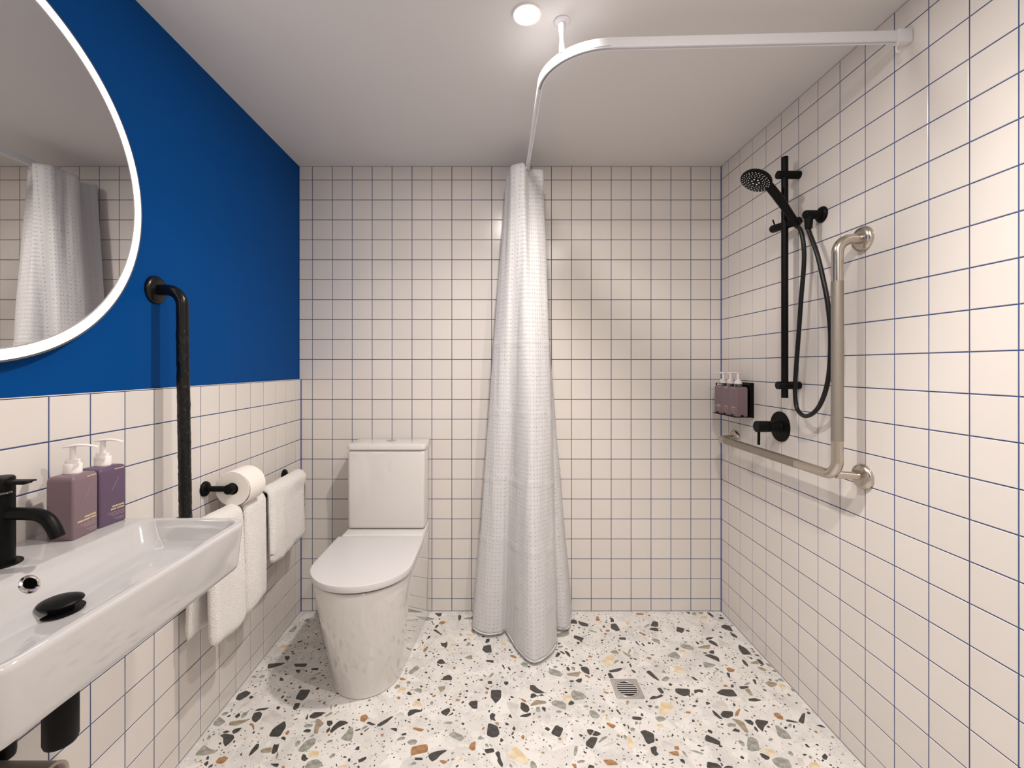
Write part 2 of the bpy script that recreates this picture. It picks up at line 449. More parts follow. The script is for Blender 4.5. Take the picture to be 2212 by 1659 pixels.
# terrazzo chips: polygons measured on the floor, in half millimetres
CH = '''y 67,2822 117,2875 143,2862 205,2774 204,2756 182,2742 89,2789|l -1628,3077 -1635,3129 -1593,3182 -1534,3146 -1483,3111 -1548,3065|g 1721,2780 1779,2798 1828,2777 1813,2720 1730,2720 1717,2751|k -1510,2952 -1512,3019 -1463,3084 -1430,3032 -1434,2948|g 1629,2888 1667,2947 1695,2948 1718,2923 1689,2843 1632,2837 1618,2859|o -545,2832 -543,2870 -513,2880 -450,2893 -438,2867 -436,2832 -501,2815 -535,2804|k -63,2961 -55,3055 -43,3061 10,3038 25,2977 9,2950 -22,2942|g -1268,2843 -1253,2910 -1214,2940 -1184,2929 -1177,2895 -1206,2843 -1238,2831|k 968,2993 1007,3005 1055,2974 1038,2908 989,2891 979,2908 977,2955|y 1204,3256 1230,3259 1289,3211 1235,3171 1177,3120 1157,3149|g -1904,2808 -1897,2881 -1886,2884 -1835,2854 -1778,2843 -1790,2822 -1842,2808|g -1174,2726 -1167,2766 -1119,2783 -1070,2751 -1076,2720 -1165,2720|l 1549,3214 1618,3265 1668,3276 1678,3211 1662,3176 1595,3186|g 1911,3049 1928,3039 1955,2986 1950,2930 1891,2935 1874,2959|k -38,3376 40,3376 38,3302 28,3279 -3,3240 -22,3272 -40,3302|k 1660,3348 1718,3385 1798,3381 1800,3310 1723,3308 1668,3333|l 74,3256 118,3253 171,3230 137,3137 127,3119 83,3205|g 558,3336 585,3374 649,3350 677,3302 646,3282 579,3270 564,3296|k -1838,2960 -1815,2975 -1751,2965 -1728,2940 -1733,2902 -1749,2872 -1780,2902 -1803,2940|g -1026,2934 -1004,2988 -992,3032 -970,3021 -953,2977 -948,2913 -985,2918|k -1484,3379 -1407,3379 -1405,3304 -1421,3267 -1483,3285 -1487,3343|k -430,2808 -414,2825 -377,2840 -319,2849 -315,2840 -352,2810 -370,2781 -396,2764 -415,2779|k 369,2982 403,3038 417,3042 459,3018 421,2942 376,2969|k 587,2908 631,2950 673,2942 654,2903 619,2854 582,2880|k 1367,3393 1476,3386 1450,3326 1398,3309 1364,3336 1352,3357|k 1786,3071 1812,3096 1885,3079 1872,3062 1829,3033 1792,2988 1782,3027|y 881,3720 916,3746 978,3793 1008,3780 978,3709 971,3672 940,3647 884,3694|g 405,3256 427,3272 487,3263 511,3230 501,3183 467,3192 404,3230|t -1254,3094 -1232,3099 -1182,3061 -1201,3019 -1192,2973 -1220,2973|k -1119,2993 -1113,3032 -1099,3063 -1083,3084 -1045,3081 -1015,3063 -1046,3043 -1074,3021 -1104,2977|t 1641,3104 1689,3091 1711,3065 1695,2983 1673,2980 1659,3046|k 1380,2941 1405,2968 1469,2914 1453,2880 1372,2918|g -318,2963 -288,2994 -227,2963 -204,2937 -234,2913 -274,2937|k -1922,3280 -1932,3333 -1895,3371 -1843,3348 -1852,3309 -1883,3268|k -1708,3111 -1715,3151 -1682,3166 -1652,3146 -1642,3103 -1658,3065 -1693,3086|k 1582,3138 1617,3171 1686,3165 1666,3124 1617,3104 1585,3114|t -1833,3048 -1837,3077 -1750,3090 -1706,3103 -1736,3065 -1775,3040 -1816,3042|g 422,3587 436,3612 478,3607 521,3574 528,3533 509,3520 446,3540 421,3563|g -1937,3044 -1948,3082 -1941,3120 -1883,3086 -1866,3069 -1891,3034|k 1293,2730 1312,2764 1368,2751 1389,2720 1292,2720|y 1700,2851 1767,2854 1778,2837 1760,2796 1720,2801|k 2121,3898 2146,3926 2178,3870 2179,3791 2103,3787 2107,3852|l 1074,2905 1107,2923 1159,2887 1134,2867 1077,2864|y -1197,2840 -1126,2838 -1120,2801 -1136,2787 -1177,2794|k 182,3253 206,3246 235,3218 241,3180 221,3154 191,3168 174,3195|y 873,2955 894,2966 892,2864 871,2854 847,2870|k 261,3427 295,3427 317,3391 365,3350 347,3339 297,3343 256,3381|k -1311,3124 -1291,3160 -1215,3160 -1224,3129 -1267,3100 -1300,3107|o -1741,2763 -1739,2790 -1710,2803 -1676,2790 -1684,2759 -1699,2746 -1731,2753|o 669,2777 722,2779 746,2760 754,2742 687,2737 675,2756|t 241,3214 287,3277 367,3264 369,3240 312,3230|k -121,3852 -108,3907 -46,3926 -35,3820 -85,3811|k -203,3237 -186,3263 -135,3270 -134,3189 -168,3192|g 658,3149 670,3177 701,3177 732,3125 714,3107 672,3107|k -1882,3672 -1742,3690 -1765,3654 -1853,3607|g 1455,3785 1545,3838 1562,3767 1534,3733 1475,3754|g 560,4087 617,4118 670,4146 675,4082 633,4047 556,4029|k -7,2825 13,2841 26,2827 28,2789 44,2746 39,2723 21,2742 7,2770 11,2789|y 1926,2741 1951,2759 1990,2761 1988,2720 1914,2720|l 1994,4003 2034,3964 2077,3926 2045,3893 1959,3898|y 1449,3641 1487,3645 1528,3601 1509,3570 1446,3558|k -626,3143 -619,3180 -577,3186 -525,3177 -530,3164 -567,3155 -591,3134 -615,3122|g 1621,3917 1652,3936 1703,3917 1730,3884 1713,3852 1650,3861 1617,3893|k -817,3043 -800,3066 -734,3122 -718,3120 -757,3061 -793,3031|k 992,2864 1030,2878 1036,2867 1023,2835 1033,2817 1007,2803 988,2822|k -1426,2822 -1445,2887 -1408,2891 -1395,2836 -1408,2818|k 1093,4240 1146,4250 1158,4141 1117,4123 1074,4169|k -1559,2801 -1567,2843 -1558,2896 -1538,2893 -1528,2858 -1545,2815|t 563,3556 590,3563 687,3582 652,3518 571,3533|t -1508,2843 -1493,2858 -1446,2870 -1429,2829 -1489,2825|g 1716,3695 1750,3691 1816,3658 1766,3633 1700,3621|l 1894,2799 1918,2785 1898,2730 1859,2741|k 1767,3785 1822,3796 1865,3767 1877,3746 1858,3695 1831,3720|k 689,3626 698,3638 741,3636 755,3601 744,3541 708,3567 690,3594|k 2087,3075 2168,3148 2191,3150 2113,3053|o -177,2862 -165,2898 -133,2916 -132,2849 -154,2842|g -706,3570 -656,3654 -622,3629 -633,3597 -682,3542|k 2129,4210 2172,4232 2214,4210 2196,4116 2146,4146 2120,4180|k -393,3158 -382,3174 -339,3202 -324,3171 -348,3124 -378,3140|t 2086,3453 2126,3471 2164,3456 2174,3434 2129,3409 2100,3404|o -950,3113 -942,3131 -916,3139 -889,3110 -908,3072 -940,3078|l 345,3131 375,3149 385,3119 359,3055 338,3072|y 502,3322 556,3322 557,3302 549,3266 493,3266|k 1204,3574 1232,3594 1248,3580 1279,3483 1271,3474 1240,3503|y -1902,3874 -1890,3922 -1826,3922 -1812,3855 -1887,3855|y -609,3230 -588,3276 -554,3248 -533,3218 -566,3208 -599,3214|g -583,2908 -565,2926 -530,2928 -514,2913 -523,2890 -557,2885|g 1112,3116 1159,3122 1189,3101 1162,3081 1127,3073 1115,3090|o 1967,3152 1996,3155 2012,3118 1995,3091 1965,3098 1955,3128|k -426,3482 -413,3523 -375,3544 -350,3520 -344,3483|k -78,2852 -17,2862 -9,2832 -61,2821|k -1669,3672 -1559,3678 -1554,3636 -1641,3636|l 1172,3823 1204,3846 1222,3807 1208,3731 1173,3746|g 211,2720 212,2760 226,2772 245,2751 254,2720|k 1671,2823 1691,2823 1722,2796 1707,2780 1685,2775 1670,2796|y -745,3336 -744,3377 -720,3409 -679,3395 -699,3357|k 1706,4199 1762,4167 1746,4130 1713,4096 1670,4123|t 1761,3889 1819,3912 1894,3926 1851,3861 1769,3879|o 1096,2832 1162,2842 1156,2803 1115,2810|k 1472,4230 1517,4294 1555,4274 1539,4211 1511,4190 1464,4206|k 698,4025 719,4064 798,4020 762,3969|k -1467,3242 -1428,3247 -1420,3200 -1437,3175 -1459,3191|k -46,3131 -28,3153 -3,3140 -11,3107 0,3078 -41,3094|l -1857,3169 -1842,3228 -1804,3275 -1807,3228 -1839,3173|k 909,3591 943,3601 1005,3621 1031,3619 1013,3598 979,3577 925,3570 908,3577|k 790,4294 821,4277 884,4240 865,4195 818,4206 791,4240|y 2176,3434 2209,3445 2231,3420 2199,3378 2170,3384|k -1224,2794 -1223,2818 -1201,2811 -1191,2794 -1174,2787 -1188,2766 -1212,2773|k 1129,3282 1166,3316 1199,3309 1237,3333 1250,3316 1203,3292 1154,3281|k -1776,2991 -1772,3013 -1726,3025 -1731,2987 -1754,2971|k 1863,3287 1916,3293 1957,3272 1896,3258 1856,3267|t -449,3409 -388,3416 -391,3374 -418,3350|k 1721,3092 1767,3091 1776,3065 1756,3040 1733,3058|k 956,3122 1020,3114 1008,3084 948,3095|o 757,3058 770,3069 822,3041 794,3013 764,3043|t 1886,3379 1930,3397 1921,3321 1897,3317|k -493,3682 -479,3724 -452,3733 -414,3678 -457,3666|k 1541,3181 1558,3165 1581,3096 1557,3099 1537,3134|k 667,2999 698,2980 700,2969 670,2953 638,2961|g 494,2827 509,2877 530,2880 519,2837 501,2805 491,2808|l 1260,3601 1285,3617 1308,3587 1320,3533 1305,3516|k 160,3119 189,3137 247,3154 248,3134 216,3113|g 1589,3058 1617,3064 1647,3052 1635,3030 1579,3032|g -707,4296 -688,4362 -627,4344 -589,4330 -633,4298|k 1899,3984 1928,3991 1956,3950 1950,3896 1925,3912 1893,3955|k 612,3007 640,3011 662,2999 629,2958 615,2977|g 1392,4003 1434,4020 1469,3986 1451,3936 1412,3961|o -565,3024 -543,3025 -482,3010 -505,2989 -561,3010|g 1292,3474 1315,3506 1353,3528 1370,3506 1332,3467|o 1871,3617 1895,3629 1936,3604 1909,3574 1866,3574|k -860,2777 -817,2802 -811,2784 -829,2763 -852,2756|k 694,4240 724,4303 753,4323 779,4294 775,4240 726,4250|k -496,3955 -462,3945 -432,3969 -428,3907 -442,3868 -453,3893 -478,3907|k -1172,3082 -1136,3084 -1121,3056 -1136,3032 -1158,3048|k 1501,3377 1551,3383 1570,3370 1555,3344 1529,3357 1490,3337|g -629,3377 -604,3393 -568,3388 -558,3360 -565,3341 -598,3357|g 198,3674 229,3695 262,3678 259,3629 220,3641|y 1978,4344 2055,4391 2073,4356 2026,4301 1990,4321|g -1924,4113 -1896,4221 -1871,4185 -1870,4113|g -1788,3116 -1794,3155 -1761,3164 -1756,3124 -1771,3103|k 2050,2801 2087,2824 2089,2799 2062,2776 2046,2780|l -704,3131 -682,3161 -651,3149 -643,3125 -687,3119|g -1316,3040 -1297,3058 -1250,3048 -1260,3028 -1295,3023|g 668,2908 703,2945 735,2956 740,2947 701,2918 671,2900|y -976,2720 -964,2735 -917,2742 -912,2720|k 1431,4159 1463,4181 1511,4175 1515,4127 1482,4125 1444,4141|k 254,3296 261,3333 282,3344 309,3316 268,3289|k -1718,3166 -1709,3191 -1628,3202 -1648,3180 -1693,3173|o 1680,3131 1703,3162 1747,3193 1748,3183 1713,3141 1698,3123|k 1226,3391 1258,3402 1266,3346 1239,3336|t -268,3754 -206,3788 -196,3729 -229,3729|y 1247,4289 1289,4298 1263,4192 1238,4173|g 1582,2914 1602,2924 1618,2908 1613,2882 1595,2875|t 979,3827 1012,3846 1042,3845 1054,3798 1005,3801|l 88,2774 109,2770 136,2737 136,2726 112,2735|k 1863,3413 1934,3418 1935,3402 1885,3384 1861,3388|g -1310,2902 -1299,2921 -1278,2914 -1276,2884 -1298,2875|k 891,3556 917,3567 931,3505 893,3501|l 679,2870 717,2892 766,2913 768,2898 722,2880|g 1234,2847 1275,2844 1312,2825 1314,2812 1271,2827|k -1397,2749 -1340,2751 -1338,2726 -1360,2729|g -656,2918 -640,2945 -614,2951 -599,2942 -605,2926|y 44,3861 46,3955 87,3957 83,3917|k 2180,3729 2208,3729 2216,3695 2204,3655 2179,3666|t 2129,3637 2168,3629 2193,3597 2160,3580 2135,3609|k -1301,2994 -1279,3015 -1248,3005 -1249,2983 -1286,2986|g 285,3180 293,3211 314,3208 316,3155 286,3164|t 2103,3687 2174,3713 2174,3666 2125,3668|k -510,2793 -461,2791 -458,2773 -507,2774|k 2014,3091 2031,3094 2083,3073 2063,3064 2009,3077|o -354,2770 -334,2775 -300,2767 -318,2746 -340,2756|y 1572,3834 1597,3852 1635,3852 1620,3798 1583,3811|k 619,3477 643,3493 675,3503 671,3474 656,3452 636,3456|k 2057,3729 2075,3716 2075,3662 2059,3633 2044,3670|k 525,3240 552,3272 575,3246 554,3227 527,3225|y -282,4088 -233,4083 -204,4058 -235,4025 -268,4058|k -1793,3770 -1747,3770 -1734,3733 -1743,3708 -1771,3733|g -1050,2798 -1036,2822 -1019,2822 -1015,2801 -1039,2785|k -893,3061 -881,3077 -823,3049 -848,3041|y 1093,3046 1128,3058 1148,3029 1114,3024|k 1591,2998 1622,3020 1645,3001 1633,2984 1600,2994|g 500,2765 529,2775 554,2772 547,2758 508,2753|t -780,3392 -769,3431 -743,3431 -734,3402 -759,3387|k -612,4427 -536,4429 -542,4373 -564,4365 -587,4391|g -1937,3136 -1929,3161 -1898,3162 -1898,3133 -1922,3127|k 588,3838 615,3834 633,3792 626,3750 606,3780|g 1863,2837 1882,2838 1884,2815 1867,2801 1852,2818|o -1693,3048 -1685,3065 -1657,3048 -1636,3011 -1636,2999 -1666,3036|k 2148,4092 2184,4088 2193,4043 2180,4018 2154,4038|o -546,4265 -526,4293 -486,4282 -480,4263 -509,4232 -540,4240|k -586,4146 -566,4158 -496,4078 -494,4058 -577,4130|k 1111,4020 1122,4033 1177,4027 1164,3989 1107,3999|o 1150,2875 1180,2880 1176,2849 1144,2851|t 1087,3842 1117,3807 1149,3780 1131,3753 1097,3792|k -84,3720 -19,3716 -21,3682 -83,3699|k -1835,3120 -1821,3155 -1798,3129 -1808,3103|k 562,2726 577,2744 603,2733 601,2720 562,2720|g -351,3075 -310,3075 -298,3061 -316,3049 -345,3058|o 1389,4426 1458,4431 1466,4390 1392,4390|o 464,2747 495,2749 494,2720 478,2720|y -406,3907 -388,3947 -347,3921 -375,3898 -399,3879|k 1400,2728 1425,2736 1452,2730 1449,2720 1398,2720|o 962,4303 985,4369 1004,4374 1006,4294 970,4289|k 1149,2781 1168,2784 1175,2765 1166,2746 1147,2765|k -1502,3618 -1445,3624 -1438,3595 -1493,3595|y 758,3101 775,3126 798,3069 773,3081|k 499,3761 527,3823 553,3807 532,3769 516,3757|o -627,3825 -628,3870 -601,3903 -592,3898 -601,3847 -615,3822|k -97,3955 -87,4008 -56,4013 -59,3964 -82,3947|k -719,3016 -683,3021 -669,3015 -667,2989 -697,3003|k 1887,4008 1918,4033 1977,4033 1934,4003 1889,3990|g -123,2937 -106,2958 -87,2942 -92,2925 -116,2926|k 2104,4445 2133,4429 2143,4368 2116,4354 2100,4403|t -1387,2801 -1395,2843 -1372,2808 -1368,2781 -1380,2783|t -1207,3120 -1168,3164 -1157,3151 -1188,3116|k -374,4368 -360,4403 -340,4368 -341,4321 -360,4287|k 1102,4339 1127,4351 1143,4323 1136,4274 1098,4271 1113,4318|k 1826,3825 1871,3850 1881,3834 1861,3798 1837,3803|g -530,2746 -509,2765 -490,2753 -500,2741 -525,2739|g 1184,2842 1202,2835 1206,2793 1192,2801|k -1807,2749 -1793,2770 -1779,2753 -1779,2729|k 1421,2992 1437,3011 1458,2994 1442,2971|k 328,3013 345,3032 368,3010 352,2993|g 846,2961 860,2966 870,2947 854,2921 844,2939|g 908,3013 925,3025 943,3015 931,2993 909,2996|g -912,3018 -901,3035 -871,3040 -886,3015 -905,3001|k 62,3466 97,3466 94,3438 78,3424 64,3438|g 614,3643 646,3629 636,3584 615,3598|g -313,4344 -248,4356 -239,4316 -308,4319|k 1847,3570 1871,3562 1843,3498 1835,3523|g -1860,4297 -1841,4331 -1806,4314 -1802,4273 -1843,4281|k 326,3192 341,3211 359,3195 350,3158|g -267,3912 -247,3969 -226,3950 -226,3917 -252,3905|o 114,3772 135,3788 166,3772 174,3737 136,3754|g -1910,2936 -1912,2964 -1890,2952 -1885,2926 -1901,2926|k -905,2849 -898,2872 -882,2876 -875,2846|y -248,2753 -234,2784 -211,2797 -213,2779|g -1874,3505 -1864,3538 -1832,3535 -1835,3505|k -1422,2940 -1411,2953 -1388,2940 -1385,2919 -1413,2931|g -1108,2905 -1097,2923 -1074,2926 -1070,2910 -1093,2900|k 1757,3033 1769,3032 1768,2995 1758,2986 1748,3008|k 2191,3046 2228,3049 2241,3020 2209,3030|t 2225,3687 2265,3662 2250,3629 2230,3641|k -673,3341 -659,3362 -631,3336 -634,3321 -657,3326|o -1412,2979 -1407,3002 -1387,2995 -1388,2967 -1402,2967|k -1625,3601 -1578,3601 -1576,3561 -1601,3572|t -62,3508 -42,3550 -21,3572 -21,3542 -41,3512|t -1464,3489 -1445,3516 -1409,3505 -1424,3483|k 2009,3489 2035,3489 2012,3432 2001,3445|k -1142,2988 -1143,3010 -1129,3027 -1121,2999 -1133,2978|g 2213,3497 2239,3501 2249,3475 2230,3461 2209,3478|k -66,3469 -32,3471 -30,3439 -64,3442|g 1944,4427 1987,4445 1988,4403 1958,4382 1938,4403|o 1315,4100 1332,4116 1372,4073 1358,4048|k -1703,3516 -1669,3494 -1659,3473 -1693,3473|k -1834,2987 -1818,3002 -1788,2991 -1805,2979 -1824,2979|g -697,3460 -684,3471 -664,3464 -662,3438 -689,3434|t -236,4146 -204,4156 -199,4081 -221,4099|g 1989,3039 2022,3060 2028,3049 2005,3023|g 1792,2929 1816,2941 1826,2932 1807,2914 1789,2914|o -760,3508 -736,3510 -702,3486 -754,3483|k 576,3636 590,3636 602,3601 589,3585 570,3601|o 167,2953 179,2967 191,2950 181,2926 168,2937|g 422,3161 445,3178 469,3164 451,3148|g 861,4146 888,4141 940,4109 917,4100 867,4123|k 1540,3521 1563,3516 1582,3478 1555,3478|g 973,3679 988,3709 1019,3723 1024,3709 980,3672|o 179,3289 194,3289 224,3266 221,3253 199,3259|k -633,2966 -620,2978 -598,2980 -599,2962 -627,2958|g 1127,3807 1151,3854 1168,3874 1165,3838 1139,3798|k -1584,3214 -1552,3209 -1557,3180 -1574,3187|k -1833,3294 -1828,3319 -1797,3304 -1809,3283|g 541,3907 586,3912 588,3894 571,3880 541,3882|t 944,3230 957,3266 980,3268 958,3227|k -244,4344 -236,4373 -213,4373 -212,4310 -236,4316|g 1139,3199 1157,3221 1178,3211 1154,3186|k 2005,2891 2020,2895 2025,2865 2004,2868|k 2243,3387 2268,3393 2270,3354 2247,3362|g 1908,3427 1943,3453 1977,3456 1939,3427|g -74,2892 -58,2898 -45,2872 -62,2867|g 1393,4192 1436,4230 1468,4245 1449,4211 1403,4181|k 1531,3253 1552,3256 1564,3240 1528,3225|k -1764,2720 -1762,2736 -1747,2749 -1741,2726|k 2163,4339 2212,4362 2222,4324 2182,4316|k 856,3181 869,3185 885,3137 872,3137|k 25,2910 31,2942 51,2921 40,2909|k -1329,3094 -1329,3151 -1309,3094|o 1344,3158 1362,3168 1387,3161 1372,3146 1345,3149|t -11,3068 19,3069 21,3043 5,3046|g -481,3237 -477,3259 -460,3259 -458,3230 -475,3225|g 1290,3643 1321,3665 1335,3643 1307,3626|g 2013,4445 2070,4445 2050,4409 2022,4405|g 1816,3982 1850,3979 1835,3926 1819,3950|o 705,3540 730,3536 748,3510 733,3505 709,3523|l -105,3512 -73,3504 -36,3478 -73,3482|g 746,3164 765,3181 779,3171 765,3152 746,3154|g 630,3212 648,3223 671,3218 663,3202 639,3202|g 81,2742 89,2749 103,2730 99,2721 85,2726|k 109,3013 124,3037 133,3013 124,2996|k -1815,2780 -1818,2804 -1806,2801 -1794,2776|k 1384,2788 1405,2792 1400,2764 1388,2772|o 1017,4146 1059,4150 1055,4123 1021,4109|g 951,3055 967,3079 981,3072 972,3052 956,3050|t -1935,3520 -1923,3533 -1895,3524 -1890,3507 -1917,3507|k 1091,3605 1116,3594 1124,3567 1102,3563|k 84,3119 100,3144 115,3104|o 804,3357 824,3363 852,3344 832,3335|o -299,3281 -291,3288 -261,3277 -277,3261 -297,3269|l 1019,4055 1053,4096 1052,4029|g 1328,3567 1353,3603 1366,3560|y 139,3733 170,3720 158,3672|o 1263,3755 1296,3759 1311,3740 1285,3727|k -574,4172 -573,4215 -547,4234 -544,4210 -561,4172|k 1806,3424 1826,3437 1830,3424 1817,3401 1797,3404|g 462,3636 484,3650 508,3633 480,3617|k 1329,3435 1349,3452 1364,3432 1340,3416|g 799,2958 815,2971 826,2958 815,2941|g -1606,3023 -1579,3029 -1578,3007 -1594,3007|k 63,3069 88,3058 85,3043 65,3045|k 1552,3861 1586,3889 1594,3866 1567,3843|o 1749,3424 1766,3432 1784,3420 1768,3406 1747,3409|k -951,3004 -921,3018 -915,3007 -945,2993|g -1235,2944 -1227,2970 -1208,2964 -1218,2948|k 1097,3218 1110,3225 1134,3218 1111,3199|k 543,3830 565,3837 589,3807 583,3792|y 1022,2892 1049,2909 1052,2885|o 2179,3336 2198,3340 2198,3310 2179,3311|k 551,2966 564,2971 581,2958 562,2947|k 1951,3021 1977,3036 1983,3023 1963,3011|g -1171,3211 -1167,3233 -1153,3233 -1151,3214 -1163,3202|g -1461,3527 -1407,3578 -1406,3555|k -340,3124 -306,3160 -301,3140|o -85,3343 -73,3365 -58,3357 -65,3331|k -1375,3384 -1366,3406 -1344,3394 -1354,3376|o -736,3296 -724,3312 -708,3296 -710,3281 -728,3286|g 1659,2968 1685,2974 1683,2962 1661,2950|k 1417,3218 1436,3227 1455,3218 1426,3204|k 1016,3131 1031,3154 1040,3137 1030,3119|o -773,2969 -749,2974 -749,2958 -755,2947|o -1658,3368 -1648,3396 -1634,3379 -1645,3355|k 568,3470 591,3483 614,3470 586,3459|k -1772,3963 -1732,3992 -1733,3963 -1761,3950|g -9,3803 7,3818 24,3807 18,3785 -2,3788|k 1075,2779 1111,2784 1103,2773 1079,2771|o 779,3769 795,3780 819,3765 804,3752 783,3755|k 1720,3236 1734,3245 1740,3227 1719,3209|k 94,3629 105,3639 121,3601 109,3591|k 1935,2812 1958,2822 1966,2810 1946,2805|k 46,3658 59,3663 74,3613 63,3613|k -624,4013 -615,4048 -601,4058 -595,4033 -606,4011|k 316,3322 342,3333 361,3322 340,3312|k 1461,3266 1477,3274 1487,3266 1473,3250 1459,3251|k 1095,3665 1113,3679 1110,3633 1098,3629|g 340,2887 352,2886 365,2864 342,2872|o 2138,2998 2160,2997 2153,2974 2141,2984|k -891,2993 -873,3015 -858,3027 -870,3004 -885,2988|o -352,3621 -344,3639 -328,3633 -331,3609 -344,3604|k 1050,2934 1063,2935 1065,2918 1045,2914|k 713,3952 728,3969 747,3952 730,3926|o -478,3316 -447,3329 -454,3306 -471,3302|k -1561,3275 -1551,3285 -1531,3270 -1540,3254|k 1238,3969 1255,3973 1265,3923 1252,3923|k 2225,3593 2266,3593 2264,3574 2236,3580|g -47,2892 -34,2895 -22,2870 -34,2872|g 1797,3585 1818,3585 1828,3554 1803,3566|k 1779,3974 1796,3964 1803,3940 1778,3926|k -1510,3394 -1510,3412 -1489,3415 -1489,3389|o 1454,3322 1478,3350 1482,3319|k 2198,3794 2230,3789 2234,3765 2208,3772|k -1595,3294 -1591,3324 -1575,3309 -1584,3287|k 884,2810 901,2814 904,2798 883,2799|g 786,2784 809,2789 813,2779 800,2772|k -240,3055 -231,3069 -215,3058 -224,3043|y 1331,4047 1365,4029 1348,3995|o 2212,3843 2229,3847 2231,3825 2213,3809 2205,3820|k -86,3406 -53,3394 -55,3378 -70,3381|k 1285,3936 1301,3954 1310,3911 1297,3903|g 2179,3482 2206,3489 2206,3475 2187,3460|g 1271,3388 1294,3402 1303,3391 1283,3374|k 2019,3027 2041,3051 2041,3036 2022,3014|o -96,3013 -86,3029 -75,3031 -79,3013 -92,3005|k -584,3281 -563,3289 -559,3266 -571,3263|k 680,3658 690,3672 713,3654 694,3640|k 1771,4148 1802,4133 1785,4112 1763,4125|k 868,3049 882,3058 890,3043 877,3032|g -106,3542 -93,3546 -71,3518 -92,3520|k 1031,3694 1054,3709 1055,3683 1039,3672|o 183,2862 207,2859 213,2847 198,2848|g -737,2875 -721,2882 -715,2872 -725,2860|k -293,3984 -277,4015 -258,3998 -280,3976|g 1665,3955 1691,3979 1704,3959 1686,3945|g 978,3055 993,3072 1006,3073 990,3049|k -1805,2891 -1805,2906 -1791,2904 -1787,2887|k -967,2794 -953,2803 -937,2796 -941,2789|k 1893,4445 1935,4449 1922,4405|k 104,3309 120,3312 137,3297 114,3292|k 548,3956 582,3946 554,3926 545,3927|l 787,3438 825,3438 805,3418|g 968,4159 980,4162 989,4114 969,4118|k -250,2728 -233,2745 -230,2735 -241,2723|k 1319,3304 1354,3299 1330,3282|g 63,3852 80,3887 89,3852 76,3843|k 899,3049 906,3043 905,3015 895,3015|k 712,3709 733,3717 749,3701 728,3692|k 1844,3033 1862,3041 1867,3025 1850,3021|g -168,3360 -157,3365 -137,3353 -155,3341|k 808,3615 830,3629 840,3603 820,3605|g 1451,3903 1468,3915 1490,3899 1468,3886|k -390,3319 -381,3335 -369,3322 -375,3304|k 769,3319 788,3322 800,3308 784,3302|k 1162,2950 1180,2978 1183,2958 1166,2950|k -1052,3018 -1033,3027 -1027,3013 -1045,3009|k 1343,3948 1362,3965 1377,3948 1353,3931|k 818,3171 830,3185 838,3171 825,3157|k 1004,4206 1024,4219 1031,4192 1015,4173|k -588,3416 -574,3425 -560,3413 -570,3399|o 996,4096 1025,4093 1011,4069 991,4073|k -1622,2815 -1611,2829 -1604,2801|k 1769,3811 1789,3822 1813,3810 1790,3800|o 1248,2742 1264,2747 1268,2739 1254,2730|o -1680,3881 -1651,3895 -1653,3858|k 2028,4053 2047,4048 2052,4023 2036,4015|g 1186,4118 1208,4136 1219,4118 1200,4100|k -575,3566 -565,3581 -548,3570 -556,3554|k -231,3374 -213,3374 -210,3353 -222,3353|k 1094,3259 1109,3272 1115,3259 1095,3246|k 2026,2772 2041,2780 2045,2772 2028,2762|k 104,2953 116,2953 121,2937 111,2935|g 129,3486 143,3493 160,3478 152,3471|k -491,3674 -458,3654 -473,3641|g 1290,2988 1312,2993 1296,2971|k 108,3847 120,3868 133,3847 122,3836|k 1024,3211 1041,3208 1050,3189 1035,3195|k 1311,2849 1332,2848 1326,2840 1309,2841|k 791,3496 808,3500 822,3483 814,3478|k 1631,3570 1662,3562 1641,3546|k 1787,3625 1807,3601 1798,3593 1784,3609|k -882,2746 -863,2759 -862,2750 -878,2742|g 1266,4211 1285,4178 1257,4173|g 2173,2899 2192,2908 2187,2888|k -310,3724 -294,3733 -281,3720 -295,3709|g -613,4248 -599,4259 -581,4226 -597,4226|k 2007,4151 2028,4158 2027,4135 2011,4125|k 1430,3319 1451,3322 1443,3299|g 1087,3986 1101,3995 1103,3969 1088,3956|k 16,3029 38,3029 25,3013|k -220,3917 -206,3928 -191,3917 -205,3903|k 1068,3912 1080,3919 1096,3894 1078,3894|k -616,3084 -588,3071 -596,3062|k -659,3950 -657,3974 -642,3959 -645,3937|k 1077,2750 1108,2765 1091,2749|k 828,2950 837,2962 838,2947 829,2933|k 1351,3224 1365,3232 1368,3221 1354,3211|k 769,4178 781,4197 794,4181 780,4164|k 1317,3792 1351,3788 1337,3778 1318,3780|o -335,4063 -318,4078 -306,4065 -325,4053|k 726,3171 736,3185 742,3177 737,3164|k 809,3195 818,3208 823,3195 812,3185|k 1930,3218 1956,3223 1933,3206|k -353,3917 -330,3924 -330,3905 -343,3905|k -624,4282 -613,4293 -603,4265 -615,4259|o -311,3807 -298,3820 -285,3794|k -1559,2898 -1555,2925 -1550,2902|k 2052,4114 2083,4114 2073,4094|k 1183,3633 1218,3608 1209,3603|k 857,3533 880,3550 870,3526|k 1377,3936 1392,3954 1396,3940 1382,3926|k 1576,3633 1583,3605 1572,3603|k -262,3558 -244,3572 -248,3554|o -665,4099 -646,4114 -646,4096'''
def in_drain(x, y): return 0.440 < x < 0.557 and 1.632 < y < 1.753
def chip(bm, P, z=0.00035):
    top = [bm.verts.new((x, y, z)) for x, y in P]; bot = [bm.verts.new((x, y, -0.0005)) for x, y in P]
    n = len(P)
    try: bm.faces.new(top)
    except ValueError: return
    for k in range(n): bm.faces.new((bot[k], bot[(k+1)%n], top[(k+1)%n], top[k]))
named = []
ROUND = {}
rest = {k: bmesh.new() for k in STONE}
items = CH.split('|')
